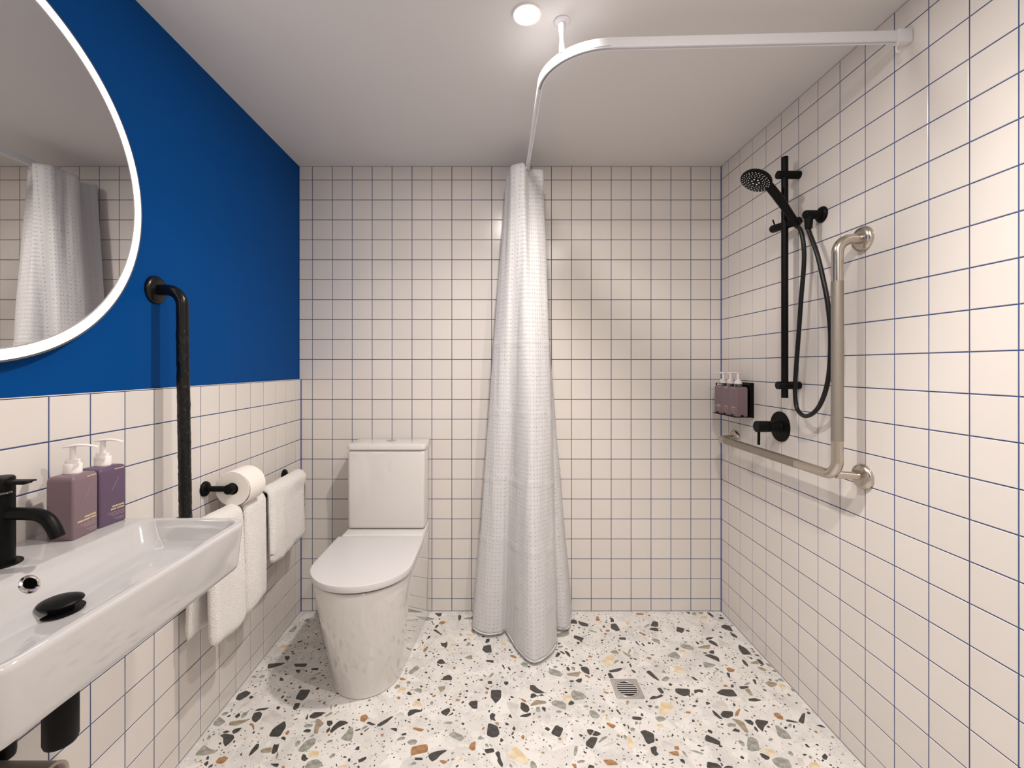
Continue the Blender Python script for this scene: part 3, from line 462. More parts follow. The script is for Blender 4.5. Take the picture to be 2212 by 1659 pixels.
for i, it in enumerate(items):
    c, *p = it.split()
    P = [tuple(int(v)/2000 for v in q.split(',')) for q in p]
    cx = sum(q[0] for q in P)/len(P); cy = sum(q[1] for q in P)/len(P)
    named.append((cx, cy, max(math.hypot(q[0]-cx, q[1]-cy) for q in P)))
    # knock the corners off
    Q = []
    for k in range(len(P)):
        a, b, d = P[k-1], P[k], P[(k+1)%len(P)]
        f = 0.14
        Q.append((b[0]+(a[0]-b[0])*f, b[1]+(a[1]-b[1])*f)); Q.append((b[0]+(d[0]-b[0])*f, b[1]+(d[1]-b[1])*f))
    Q = [(min(max(x, XT+0.002), XR-0.002), min(y, YB-0.002)) for x, y in Q]
    if i < 300:
        bm = bmesh.new(); chip(bm, [(x-cx, y-cy) for x, y in Q])
        o = obj('stone_chip', bm, STONE[c], floor); o.location = (cx, cy, 0)
    else: chip(rest[c], Q)
grid = {}
def near(x, y, r):
    for gx in range(int(x*20)-1, int(x*20)+2):
        for gy in range(int(y*20)-1, int(y*20)+2):
            for (a, b, s) in grid.get((gx, gy), ()):
                if math.hypot(x-a, y-b) < (r+s)*0.95: return True
    return False
def put(x, y, r): grid.setdefault((int(x*20), int(y*20)), []).append((x, y, r))
for x, y, r in named: put(x, y, r*0.75)
rc = random.Random(11)
def scatter(n, rlo, rhi, y0, y1, cols):
    for _ in range(n):
        x = rc.uniform(XT+0.008, XR-0.008); y = rc.uniform(y0, y1); r = rlo+(rhi-rlo)*rc.random()**2
        if in_drain(x, y) or near(x, y, r): continue
        if not (XT+r < x < XR-r and y < YB-r): continue
        put(x, y, r)
        k = rc.choice((4, 5, 5, 6, 7)); a0 = rc.random()*6.28; st = rc.uniform(0.32, 0.95); an = rc.random()*PI
        P = []
        for j in range(k):
            a = a0+2*PI*(j+rc.uniform(-0.28, 0.28))/k; q = r*rc.uniform(0.75, 1.1)
            dx, dy = q*math.cos(a), q*math.sin(a)*st
            P.append((x+dx*math.cos(an)-dy*math.sin(an), y+dx*math.sin(an)+dy*math.cos(an)))
        chip(rest[rc.choice(cols)], P, 0.0003)
big = 'kkkkkkgggggttyyool'
scatter(900, 0.010, 0.030, YF+0.02, 1.33, big)
scatter(1500, 0.005, 0.011, YF+0.02, 1.36, 'kkkkgggtoyl')
scatter(2600, 0.0032, 0.0080, 1.36, YB-0.004, 'kkkkkkkkgggttoyl')
scatter(15000, 0.0011, 0.0036, 0.3, YB-0.004, 'kkkkkkggggttoyll')
scatter(1500, 0.004, 0.012, 1.3, YB-0.004, 'wwwl')
for k, b in rest.items():
    if len(b.verts): tag(obj('small_chips', b, STONE[k], floor), kind='stuff')
    else: b.free()

# ------------------------------------------------------------------ toilet
TX = -0.512
toilet = thing('toilet', 'white close-coupled toilet with closed seat lid against the back wall', 'toilet', (TX, 1.9, 0))
def dshape(wb, ws, ys, yf, yb, rc=0.02, n=28):
    """closed outline, back edge at yb, round nose at yf; y relative to world, x about 0"""
    P = []
    for k in range(5):
        a = PI/2*k/4; P.append((-wb+rc-rc*math.sin(PI/2-a)*0-rc*math.sin(a)*1.0+0, yb-rc+rc*math.cos(a)))
    for k in range(1, 7): t = k/6; P.append((-(wb+(ws-wb)*t), (yb-rc)+(ys-yb+rc)*t))
    for k in range(1, n):
        a = PI*k/n; P.append((-ws*math.cos(a), ys-(ys-yf)*math.sin(a)))
    for k in range(6, 0, -1): t = k/6; P.append(((wb+(ws-wb)*t), (yb-rc)+(ys-yb+rc)*t))
    for k in range(4, -1, -1):
        a = PI/2*k/4; P.append((wb-rc+rc*math.sin(a), yb-rc+rc*math.cos(a)))
    return P
def shift(P, z): return [Vector((x, y-1.9, z)) for x, y in P]
loops = []
YS = 2.222
base = (0.180, 0.136, 1.80, 1.636); top = (0.186, 0.183, 1.725, 1.540)
for z, dz in ((0.0, 0.004), (0.004, 0.0), (0.03, 0)):
    loops.append(shift(dshape(base[0]-dz, base[1]-dz, base[2], base[3]+dz, YS), z))
for k in range(1, 14):
    t = k/14; s = t**0.92
    p = [a+(b-a)*s for a, b in zip(base, top)]
    loops.append(shift(dshape(p[0], p[1], p[2], p[3]-0.004*math.sin(PI*t), YS), 0.03+0.385*t))
for t in (0.0, 0.35, 0.65, 0.85, 1.0):
    q = 0.016*(1-math.sqrt(max(0, 1-t*t)))
    loops.append(shift(dshape(top[0]-q, top[1]-q, top[2], top[3]+q, YS), 0.423+0.018*t))
q = 0.03; loops.append(shift(dshape(top[0]-q, top[1]-q, top[2], top[3]+q, YS-0.01), 0.4415))
bm = loft(bmesh.new(), loops)
obj('bowl', bm, M['toiletceramic'], toilet, True)
bm = bmesh.new(); box(bm, -0.183, 0.185, 1.992-1.9, 2.222-1.9, 0.425, 0.4715, 0.012, 4)
obj('rear_deck', bm, M['toiletceramic'], toilet, True)
def lidloops(z0, z1, w, yf, yb, e):
    L = []
    prof = [(e, z0), (e*0.3, z0+e*0.3), (0, z0+e), (0, z1-e*1.0), (e*0.3, z1-e*0.3), (e, z1), (e*6, z1+0.0006)]
    for q, z in prof: L.append(shift(dshape(w-q, w-q, yf+w*1.02, yf+q, yb-q, 0.006, 36), z))
    return L
bm = loft(bmesh.new(), lidloops(0.4410, 0.4470, 0.183, 1.536, 1.970, 0.001))
obj('seat_gap_shade', bm, M['dark'], toilet)  # black slab stands in for the thin shade under the lid
bm = loft(bmesh.new(), lidloops(0.4468, 0.4700, 0.1915, 1.527, 1.983, 0.0018))
obj('seat_lid', bm, M['seat'], toilet, True)
bm = bmesh.new(); box(bm, -0.177, 0.183, 2.058-1.9, 2.226-1.9, 0.4726, 0.8405, 0.018, 5)
obj('cistern', bm, M['toiletceramic'], toilet, True)
bm = bmesh.new(); box(bm, -0.160, 0.165, 2.075-1.9, 2.222-1.9, 0.466, 0.478)
obj('cistern_gasket', bm, M['dark'], toilet)
def rrect(x0, x1, y0, y1, r, z, n=6):
    """rounded rectangle, r = (x0y0, x1y0, x1y1, x0y1)"""
    if not isinstance(r, (tuple, list)): r = (r,)*4
    P = []
    for (cx, cy, a0, rr) in ((x0+r[0], y0+r[0], PI, r[0]), (x1-r[1], y0+r[1], 1.5*PI, r[1]), (x1-r[2], y1-r[2], 0, r[2]), (x0+r[3], y1-r[3], PI/2, r[3])):
        for k in range(n+1):
            a = a0+PI/2*k/n; P.append(Vector((cx+rr*math.cos(a), cy+rr*math.sin(a), z)))
    return P
def rstack(prof, x0, x1, y0, y1, r):
    return [rrect(x0+q, x1-q, y0+q, y1-q, max(r-q, 0.002), z) for q, z in prof]
bm = loft(bmesh.new(), rstack([(0.003, 0.8412), (0.0, 0.8445), (0.0, 0.858), (0.002, 0.8635), (0.006, 0.8665), (0.012, 0.868), (0.05, 0.8695)], -0.181, 0.187, 2.053-1.9, 2.227-1.9, 0.024))
obj('cistern_lid', bm, M['toiletceramic'], toilet, True)
bm = lathe(bmesh.new(), [(0, 0.869), (0.0235, 0.869), (0.0235, 0.8715), (0.0215, 0.8725), (0.0205, 0.8715), (0, 0.8715)], (0.008, 0.245, 0), (0, 0, 1))
obj('button_bezel', bm, M['chrome'], toilet, True)
for s in (-1, 1):
    bm = bmesh.new(); P = []
    for k in range(13):
        a = -PI/2+PI*k/12; P.append(Vector((0.008+s*(0.001+0.0185*math.cos(a)), 0.245+0.0185*math.sin(a), 0.8705)))
    loft(bm, [P, [p+Vector((0, 0, 0.003)) for p in P]])
    obj('flush_button', bm, M['chrome'], toilet)

# ------------------------------------------------------------------ wash basin
BX0, BX1, BY0, BY1, BZ = XT+0.001, -0.584, 0.500, 1.062, 0.868
basin = thing('wash_basin', 'white ceramic wall-hung wash basin under the round lit mirror', 'basin', (-0.78, 0.78, 0.756))
O = Vector((-0.78, 0.78, 0.756))
def bl(P): return [p-O for p in P]
def brr(q, z, rf=0.05, wall=0.0):
    return bl(rrect(BX0+wall, BX1-q, BY0+q, BY1-q, (0.004, max(rf-q, 0.004), max(rf-q, 0.004), 0.004), z, 8))
loops = [brr(0.09, 0.7562), brr(0.04, 0.7560), brr(0.026, 0.7568), brr(0.017, 0.7600), brr(0.011, 0.766), brr(0.0085, 0.775), brr(0.004, 0.82), brr(0.0, 0.858), brr(0.0005, 0.8635), brr(0.0025, 0.8668), brr(0.0055, 0.868)]
ox0, ox1, oy0, oy1 = -0.829, -0.600, 0.516, 1.046
def inn(q, z, r=0.035, qx=None):
    return bl(rrect(ox0+(qx if qx is not None else q), ox1-q*0.45, oy0+q*0.8, oy1-q*0.8, r, z, 8))
loops += [inn(-0.004, 0.868, 0.039), inn(0.0, 0.8672), inn(0.003, 0.864, 0.034), inn(0.012, 0.850, 0.034), inn(0.024, 0.832, 0.036), inn(0.033, 0.818, 0.040), inn(0.040, 0.8125, 0.042), inn(0.052, 0.8085, 0.045)]
last = inn(0.056, 0.8080, 0.045)
dc = Vector((-0.763, 0.78, 0.797))-O
for t in (0.25, 0.5, 0.72, 0.86, 0.95):
    L = []
    for p in last:
        d = p-dc; th = math.atan2(d.y, d.x)
        e = dc+Vector((0.02*math.cos(th), 0.02*math.sin(th), 0))
        q = p.lerp(e, t); q.z = p.z+(dc.z-p.z)*(t**0.9); L.append(q)
    loops.append(L)
bm = loft(bmesh.new(), loops)
obj('bowl', bm, M['ceramic'], basin, True)
nrm = Vector((0.80, 0, 0.60)); oc = Vector((-0.8145, 0.777, 0.8485))-O
bm = lathe(bmesh.new(), [(0.0105, -0.001), (0.0105, 0.0012), (0.0125, 0.0022), (0.0155, 0.0014), (0.0168, -0.001)], oc, nrm)
ring = obj('overflow_ring', bm, M['chrome'], basin, True)
bm = lathe(bmesh.new(), [(0, 0.0004), (0.0108, 0.0004)], oc, nrm)
obj('overflow_hole', bm, M['dark'], ring)
# pop-up waste, pushed up
waste = thing('basin_waste', 'black round pop-up plug standing open in the white basin', 'plug', (-0.763, 0.78, 0.7988))
bm = lathe(bmesh.new(), [(0, 0.0008), (0.028, 0.0010), (0.0325, 0.0018), (0.0330, 0.0030), (0.026, 0.0036), (0.016, 0.0034), (0.0155, 0.0), (0, 0.0)], (0, 0, 0), (0, 0, 1))
obj('flange', bm, M['black'], waste, True)
bm = lathe(bmesh.new(), [(0, 0.002), (0.018, 0.002), (0.018, 0.0135), (0, 0.0135)], (0, 0, 0), (0, 0, 1))
obj('stem', bm, M['black'], waste, True)
bm = lathe(bmesh.new(), [(0, 0.012), (0.020, 0.0128), (0.030, 0.0155), (0.0315, 0.0172), (0.0305, 0.0190), (0.022, 0.0225), (0.010, 0.0240), (0, 0.0243)], (0, 0, 0), (0, 0, 1))
obj('cap', bm, M['black'], waste, True)

# ------------------------------------------------------------------ basin tap
tap = thing('basin_tap', 'black single-lever basin tap on the rear ledge of the basin', 'tap', (-0.903, 0.808, 0.868))
bm = lathe(bmesh.new(), [(0, 0), (0.0315, 0), (0.0318, 0.0015), (0.031, 0.003), (0.0215, 0.0032), (0, 0.0032)], (0, 0, 0), (0, 0, 1), 48)
obj('base_plate', bm, M['black'], tap, True)
bm = lathe(bmesh.new(), [(0, 0.002), (0.0215, 0.002), (0.0215, 0.1255), (0.0205, 0.1265), (0, 0.1265)], (0, 0, 0), (0, 0, 1), 48)
body = obj('body', bm, M['black'], tap, True)
bm = lathe(bmesh.new(), [(0, 0.1262), (0.0207, 0.1262), (0.0215, 0.1275), (0.0215, 0.1560), (0.0195, 0.1590), (0.012, 0.1600), (0, 0.1602)], (0, 0, 0), (0, 0, 1), 48)
cap = obj('handle_cap', bm, M['black'], tap, True)
bm = bmesh.new(); box(bm, 0.004, 0.0615, -0.0095, 0.0095, 0.1465, 0.1535, 0.0025, 3)
for v in bm.verts:
    if v.co.x > 0.05 and v.co.z < 0.150: v.co.x -= 0.008
obj('lever', bm, M['black'], tap, True)
bm = tube(bmesh.new(), smoothline([(0, 0, 0.092), (0.04, 0, 0.0925), (0.070, 0, 0.0905), (0.088, 0, 0.082), (0.100, 0, 0.066), (0.1075, 0, 0.0495)], 6), 0.0112, 28)
sp = obj('spout', bm, M['black'], tap, True)
bm = lathe(bmesh.new(), [(0, 0.0003), (0.0085, 0.0003)], (0.1075, 0, 0.0495), (0.41, 0, -0.91))
obj('aerator', bm, M['dark'], sp)
mtx = Matrix.Translation((0, 0, 0.1300)) @ Matrix.Rotation(math.radians(33), 4, 'Z')
text_mesh('ZUCCHETTI.', 0.0044, M['printwhite'], 'lettering', cap, mtx, 'LEFT', 0.00015, bend=0.02162, space=1.05)

# pump bottles --------------------------------------------------------------
def make_bottle(name, label, m, lines, side, group=None, cat='pump bottle', big=True):
    """front (lettered) face looks along local +X, wide 0.066 in Y, 0.053 deep, 0.133 tall"""
    t = thing(name, label, cat, (0, 0, 0), 0, group)
    w, d, h = 0.0655, 0.0530, 0.1335
    prof = [(0.004, 0.0), (0.0012, 0.0008), (0.0, 0.004), (0.0, 0.120), (0.0010, 0.1265), (0.0045, 0.1310), (0.010, 0.1325), (0.018, h)]
    bm = loft(bmesh.new(), rstack(prof, -d/2, d/2, -w/2, w/2, 0.0055))
    b = obj('body', bm, m, t, True)
    bm = lathe(bmesh.new(), [(0, h-0.002), (0.0150, h-0.002), (0.0150, h+0.0005), (0.0157, h+0.001), (0.0157, h+0.0195), (0.0150, h+0.0205), (0.0125, h+0.0205), (0.0125, h+0.0275), (0.0115, h+0.0282), (0, h+0.0282)], (0, 0, 0), (0, 0, 1), 36)
    obj('collar', bm, M['whiteplastic'], t, True)
    bm = lathe(bmesh.new(), [(0, h+0.028), (0.0052, h+0.028), (0.0050, h+0.050), (0.0060, h+0.056), (0, h+0.057)], (0, 0, 0), (0, 0, 1), 20)
    obj('stem', bm, M['whiteplastic'], t, True)
    bm = bmesh.new(); L = []
    for x, zt, th, hw in ((-0.020, 0.0535, 0.0012, 0.003), (-0.012, 0.0575, 0.0040, 0.0068), (0.0, 0.0605, 0.0060, 0.0085), (0.012, 0.0618, 0.0055, 0.0075), (0.026, 0.0612, 0.0048, 0.0058), (0.040, 0.0592, 0.0042, 0.0046), (0.049, 0.0568, 0.0034, 0.0040)):
        z1 = h+zt; z0 = z1-th; L.append([Vector((x, hw*math.cos(a), (z0+z1)/2+th/2*math.sin(a))) for a in [2*PI*k/16 for k in range(16)]])
    loft(bm, L); obj('pump_head', bm, M['whiteplastic'], t, True)
    # lettering on +X face: local x -> +Y, local y -> +Z, normal -> +X
    F = Matrix(((0, 0, 1, d/2+0.00005), (1, 0, 0, 0), (0, 1, 0, 0), (0, 0, 0, 1)))
    edge = w/2-0.0065
    def put(s, size, z, mm, nm='lettering', bold=0.0, sp=1.0, sh=0.0):
        Fm = F.copy(); Fm.translation = Vector((d/2+0.00005, edge, z))
        text_mesh(s, size, mm, nm, b, Fm, 'RIGHT', 0.00008, shear=sh, bold=bold, space=sp)
    put('KEVIN.MURPHY', 0.0034, 0.1235, M['print'], bold=0.00012, sp=1.0)
    z = 0.0385
    for s in lines: put(s, 0.0048, z, M['print'], bold=0.00018, sh=0.12); z -= 0.0062
    if big:
        z -= 0.0006
        z += 0.0008
        for s in side:           # small print too faint to read: fine pale rules of broken dashes
            if s:
                bm = bmesh.new(); y = edge; x_ = d/2+0.00008; rr_ = random.Random(int(s*1e5)+int(z*1e5))
                while y > edge-s:
                    q = min(rr_.uniform(0.0022, 0.0055), y-(edge-s)+0.0004)
                    loft(bm, [[Vector((x_+e_, y, z)), Vector((x_+e_, y-q, z)), Vector((x_+e_, y-q, z+0.0009)), Vector((x_+e_, y, z+0.0009))] for e_ in (0, 0.00008)]); y -= q+0.0009
                obj('small_print', bm, M['printfaint'], b)
            z -= 0.0036
        bm = bmesh.new()          # thin slanted embossed line
        a, c = Vector((d/2+0.0001, -0.004, 0.078)), Vector((d/2+0.0001, 0.013, 0.104)); n = Vector((0, 0.83, -0.55))*0.00035
        f = [a-n, a+n, c+n, c-n]; loft(bm, [[p for p in f], [p+Vector((0.0001, 0, 0)) for p in f]])
        obj('embossed_line', bm, M['faintline'], b)
    return t
side = [0.041, 0.037, 0.030, 0, 0.026, 0.019]     # widths of the unreadable small lines
b1 = make_bottle('pump_bottle', 'pale mauve pump bottle beside the tap, hand and body wash', M['bottle_a'], ['HYDRATE-ME.', 'HAND & BODY WASH'], side)
b1.location = (-0.9005, 0.9465, 0.868); b1.rotation_euler = (0, 0, math.radians(5))
b2 = make_bottle('pump_bottle', 'deeper purple pump bottle near the basin end, body lotion', M['bottle_b'], ['HYDRATE-ME.', 'BODY LOTION'], side[:1]+side[1:3]+side[3:])
b2.location = (-0.9010, 1.0195, 0.868); b2.rotation_euler = (0, 0, math.radians(-5))

# plumbing under the basin --------------------------------------------------
trap = thing('bottle_trap', 'black cylindrical bottle trap hanging under the basin', 'trap', (-0.763, 0.78, 0.568))
bm = lathe(bmesh.new(), [(0, 0), (0.018, 0.0), (0.0225, 0.002), (0.0245, 0.008), (0.0245, 0.120), (0.023, 0.124), (0.016, 0.124), (0.016, 0.188), (0, 0.188)], (0, 0, 0), (0, 0, 1), 48)
obj('trap_body', bm, M['black'], trap, True)
bm = tube(bmesh.new(), [(-0.015, 0, 0.100), (-0.2135, 0, 0.100)], 0.016, 24)
obj('outlet_pipe', bm, M['black'], trap, True)
valve = thing('stop_valve', 'black stop valve low on the left wall under the basin', 'valve', (-0.978, 0.842, 0.53))
bm = tube(bmesh.new(), [(0, 0, 0), (0.045, 0, 0)], 0.011, 20)
obj('wall_stub', bm, M['black'], valve, True)
bm = lathe(bmesh.new(), [(0, -0.046), (0.014, -0.046), (0.019, -0.042), (0.020, -0.034), (0.020, 0.03), (0.012, 0.034), (0.012, 0.05), (0, 0.05)], (0.043, 0, 0), (0, 0, 1), 32)
obj('valve_body', bm, M['black'], valve, True)
bm = tube(bmesh.new(), smoothline([(0.043, 0, 0.045), (0.043, 0, 0.10), (0.060, -0.01, 0.17), (0.073, -0.028, 0.224)], 6), 0.006, 14)
obj('supply_hose', bm, M['black'], valve, True)
tubeo = thing('grey_tube', 'dull grey metal tube with open end poking out low under the basin', 'pipe', (-0.978, 0.80, 0.478))
bm = tube(bmesh.new(), [(0, 0, 0), (0.178, 0, 0)], 0.031, 40, caps=False)
obj('tube', bm, M['greytube'], tubeo, 'all')
bm = lathe(bmesh.new(), [(0.031, 0.0), (0.0322, 0.001), (0.0322, 0.004), (0.028, 0.0045), (0.026, 0.002), (0.026, -0.02)], (0.176, 0, 0), (1, 0, 0), 40)
obj('tube_rim', bm, M['greyrim'], tubeo, True)
bm = lathe(bmesh.new(), [(0.0, 0.0), (0.0305, 0.0)], (0.165, 0, 0), (1, 0, 0), 40)
obj('tube_inside', bm, M['greytube'], tubeo)

# ------------------------------------------------------------------ round mirror with light ring
mc = Vector((XL, 0.800, 1.6330)); R = 0.402
mir = thing('round_mirror', 'large round mirror with glowing white light ring on the blue wall', 'mirror', tuple(mc))
bm = lathe(bmesh.new(), [(0, 0.0), (R-0.045, 0.0), (R-0.045, 0.006), (R-0.004, 0.010), (R, 0.014), (R, 0.0312), (R-0.0045, 0.0322), (R-0.0045, 0.024), (0, 0.024)], (0, 0, 0), (1, 0, 0), 160)
obj('frame', bm, M['mirrorframe'], mir, True)
bm = lathe(bmesh.new(), [(R-0.0048, 0.025), (R-0.0048, 0.0312), (R-0.0065, 0.0318), (R-0.0240, 0.0318), (R-0.0250, 0.0315), (R-0.0250, 0.025)], (0, 0, 0), (1, 0, 0), 160)
obj('light_ring', bm, M['led'], mir, True)
bm = lathe(bmesh.new(), [(R-0.0250, 0.025), (R-0.0250, 0.0317), (R-0.0285, 0.0317), (R-0.0285, 0.025)], (0, 0, 0), (1, 0, 0), 160)
obj('frosted_edge', bm, M['frost'], mir)
bm = lathe(bmesh.new(), [(0, 0.0315), (R-0.0285, 0.0315), (R-0.0285, 0.025), (0, 0.025)], (0, 0, 0), (1, 0, 0), 160)
obj('mirror_glass', bm, M['mirror'], mir)

# ------------------------------------------------------------------ ceiling lamp
dl = thing('downlight', 'round recessed ceiling downlight switched on beside the curtain rail post', 'ceiling light', (0.088, 1.267, ZC))
bm = lathe(bmesh.new(), [(0.0365, -0.001), (0.0365, -0.003), (0.0385, -0.0042), (0.0415, -0.0035), (0.0425, 0.0)], (0, 0, 0), (0, 0, 1), 64)
obj('trim_ring', bm, M['trim'], dl, True)
bm = lathe(bmesh.new(), [(0, -0.0012), (0.0366, -0.0012)], (0, 0, 0), (0, 0, 1), 64)
obj('lens', bm, M['lens'], dl)

# ------------------------------------------------------------------ curtain rail
rail = thing('curtain_rail', 'white L-shaped ceiling-hung shower curtain rail', 'curtain rail', (0.192, 1.293, ZC))
RO = Vector((0.192, 1.293, ZC))
RX = 0.140
path = arcpath([(RX, YB, 2.126), (RX, 1.245, 2.126), (1.128, 1.212, 2.126)], 0.185, 22)
def sweep(bm, path, w0, w1, z0, z1):
    n = len(path); L = []
    for i, p in enumerate(path):
        t = (path[min(i+1, n-1)]-path[max(i-1, 0)]).normalized(); s = Vector((-t.y, t.x, 0))
        L.append([p-RO+s*w0+Vector((0, 0, z0)), p-RO+s*w1+Vector((0, 0, z0)), p-RO+s*w1+Vector((0, 0, z1)), p-RO+s*w0+Vector((0, 0, z1))])
    return loft(bm, L)
bm = sweep(bmesh.new(), path, -0.0065, 0.0065, -0.010, 0.0135)
sweep(bm, path, -0.0075, -0.0030, -0.0145, -0.010); sweep(bm, path, 0.0030, 0.0075, -0.0145, -0.010)
obj('track', bm, M['rail'], rail, True)
bm = sweep(bmesh.new(), path[1:-1], -0.0030, 0.0030, -0.0112, -0.0098)
obj('track_slot', bm, M['railslot'], rail, True)
for s, nm in ((-0.0078, 0), (0.0068, 1)):
    bm = sweep(bmesh.new(), path[1:-1], s, s+0.001, -0.0118, -0.0098)
    obj('groove_line', bm, M['railslot'], rail, True)
bm = lathe(bmesh.new(), [(0, 0.0), (0.0235, 0.0), (0.0240, -0.0025), (0.021, -0.0055), (0.011, -0.008), (0.0098, -0.028), (0.0082, -0.030), (0.0082, -0.040), (0.0070, -0.041), (0.0070, -0.066), (0.0080, -0.068), (0.0082, -0.0935), (0, -0.0935)], (0, 0, 0), (0, 0, 1), 32)
obj('ceiling_post', bm, M['rail'], rail, True)
bm = bmesh.new(); box(bm, 1.090-RO.x, 1.1285-RO.x, 1.203-RO.y, 1.224-RO.y, 2.108-ZC, 2.144-ZC, 0.003, 2)
br = obj('wall_bracket', bm, M['rail'], rail, True)
bm = bmesh.new(); box(bm, RX-0.012-RO.x, RX+0.012-RO.x, YB-0.014-RO.y, YB-0.0005-RO.y, 2.108-ZC, 2.144-ZC, 0.003, 2)
obj('wall_bracket', bm, M['rail'], rail, True)
bm = tube(bmesh.new(), smoothline([(1.094-RO.x, 1.213-RO.y, 2.113-ZC), (1.095-RO.x, 1.213-RO.y, 2.103-ZC), (1.090-RO.x, 1.212-RO.y, 2.095-ZC), (1.092-RO.x, 1.212-RO.y, 2.086-ZC), (1.098-RO.x, 1.212-RO.y, 2.084-ZC), (1.102-RO.x, 1.212-RO.y, 2.090-ZC)], 5), 0.0022, 10)
obj('glider_hook', bm, M['whiteplastic'], rail, True)

# ------------------------------------------------------------------ shower curtain
cur = thing('shower_curtain', 'white dotted fabric shower curtain gathered at the back wall', 'curtain', (0.14, 2.05, 0))
T0 = [(.105,2.215),(.055,2.19),(.10,2.13),(.050,2.085),(.060,2.03),(.066,1.985),(.090,1.965),(.121,1.950),(.136,1.968),(.150,2.010),(.185,2.010),(.216,2.018),(.205,2.06),(.130,2.085),(.175,2.13),(.190,2.205)]
B0 = [(-.02,2.215),(-.075,2.175),(-.108,2.12),(-.100,2.05),(-.045,2.010),(.015,2.018),(.040,2.040),(.055,2.010),(.095,1.900),(.150,1.822),(.215,1.862),(.262,1.945),(.262,2.060),(.300,2.050),(.340,2.070),(.374,2.205)]
NS, NR = 12, 150
ct = smoothline([(a, b, 0) for a, b in T0], NS); cb = smoothline([(a, b, 0) for a, b in B0], NS)
bm = bmesh.new(); uvl = bm.loops.layers.uv.new('UVMap')
ZT, ZB = 2.1095, 0.016
creases = (1.334, 1.02, 0.72, 0.44, 0.20)
# silhouette easing: the cloth spreads slowly at first
def ease(t): return 0.10*t+0.90*(t*(0.62+0.38*t))
rows = []
blen = [0]
for i in range(1, len(cb)): blen.append(blen[-1]+(cb[i]-cb[i-1]).length)
for j in range(NR+1):
    t = j/NR; row = []; e = 0.16*math.sin(PI*min(t, 1))*0+ (t**0.92)
    for i in range(len(ct)):
        p = ct[i].lerp(cb[i], e)
        z = ZT+(ZB-ZT)*t
        if t < 0.06:      # header droops between gliders
            z += 0.011*min(1, max(0, (abs(p.x-RX)-0.010)/0.012))*(1-t/0.06)
        # the front lobe sits on the floor, side lobes hang a touch higher
        w = 0.0060*noise.noise(Vector((p.x*14, p.y*14, z*1.3)))+0.0030*noise.noise(Vector((p.x*40, p.y*40, z*3.0+7)))
        a = ct[max(i-1, 0)].lerp(cb[max(i-1, 0)], e); b = ct[min(i+1, len(ct)-1)].lerp(cb[min(i+1, len(ct)-1)], e)
        d = (b-a); nrm2 = Vector((d.y, -d.x, 0)).normalized() if d.length > 1e-6 else Vector((0, -1, 0))
        for c in creases:
            w += 0.0030*math.exp(-((z-c-0.008*math.sin(i*0.13))/0.005)**2)
        q = Vector((p.x, p.y, z))+nrm2*w
        q.y = min(q.y, YB-0.006)
        row.append(bm.verts.new(q-Vector((0.14, 2.05, 0))))
    rows.append(row)
for j in range(NR):
    for i in range(len(ct)-1):
        f = bm.faces.new((rows[j][i], rows[j+1][i], rows[j+1][i+1], rows[j][i+1]))
        for lp, (ii, jj) in zip(f.loops, ((i, j), (i, j+1), (i+1, j+1), (i+1, j))):
            lp[uvl].uv = (blen[ii]*0.95, -jj/NR*2.1)
panel = obj('fabric_panel', bm, M['curtain'], cur, 'all', keep=True)
md = panel.modifiers.new('thick', 'SOLIDIFY'); md.thickness = 0.0012; md.offset = 0
pts = [Vector((v.x-0.14, v.y-2.05, ZB+0.002)) for v in cb]
bm = tube(bmesh.new(), [Vector((p.x, min(p.y, YB-0.008-2.05), p.z)) for p in pts], 0.0028, 8)
obj('hem', bm, M['curtain'], cur, 'all')
for k in range(7):
    i = int((k+0.5)*NS*2.1); p = ct[min(i, len(ct)-1)]; y = p.y-2.05
    bm = tube(bmesh.new(), smoothline([(0, y, 2.113), (0.0, y, 2.106), ((p.x-0.14)*0.5, y, 2.100), (p.x-0.14, y, 2.095)], 4), 0.0016, 8)
    obj('curtain_hook', bm, M['whiteplastic'], cur, True)

# ------------------------------------------------------------------ grab bars
gb = thing('grab_bar', 'black wall grab bar rising from behind the basin onto the blue wall', 'grab bar', (XL, 1.288, 1.449))
GO = Vector((XL, 1.288, 1.449))
def flange(bm, c, ax, r, d, seg=40): return lathe(bm, [(0, 0), (r, 0), (r, d*0.35), (r*0.93, d*0.65), (r*0.75, d*0.88), (r*0.5, d), (0, d)], c, ax, seg)
bm = flange(bmesh.new(), (0, 0, 0), (1, 0, 0), 0.0405, 0.013); obj('wall_flange', bm, M['blackgloss'], gb, True)
P = arcpath([(0.003, 0, 0), (0.078, 0, 0), (0.086, 0, -0.40), (0.090, 0.0, -0.760), (0.012, 0.0, -0.760)], [0.045, 5.0, 0.045], 10)
P = arcpath([(0.003, 0, 0), (0.0785, 0, 0), (0.089, 0.0, -0.745), (0.0125, 0.0, -0.745)], [0.045, 0.045], 10)
bm = tube(bmesh.new(), P, 0.0158, 32); obj('bar', bm, M['blackgloss'], gb, True)
bm = bmesh.new(); n = 90
tube(bm, [Vector((0.0795+(0.0885-0.0795)*k/n, 0, -0.115-0.585*k/n)) for k in range(n+1)], 0.0162, 36)
for v in bm.verts:
    s = noise.noise(v.co*95)*0.0011+noise.noise(v.co*40)*0.0007; d = Vector((v.co.x-0.083, v.co.y, 0))
    v.co += d.normalized()*s
obj('peened_grip', bm, M['blackpeen'], gb, 'all')
bm = flange(bmesh.new(), (0.0095, 0, -0.745), (1, 0, 0), 0.038, 0.012); obj('wall_flange', bm, M['blackgloss'], gb, True)

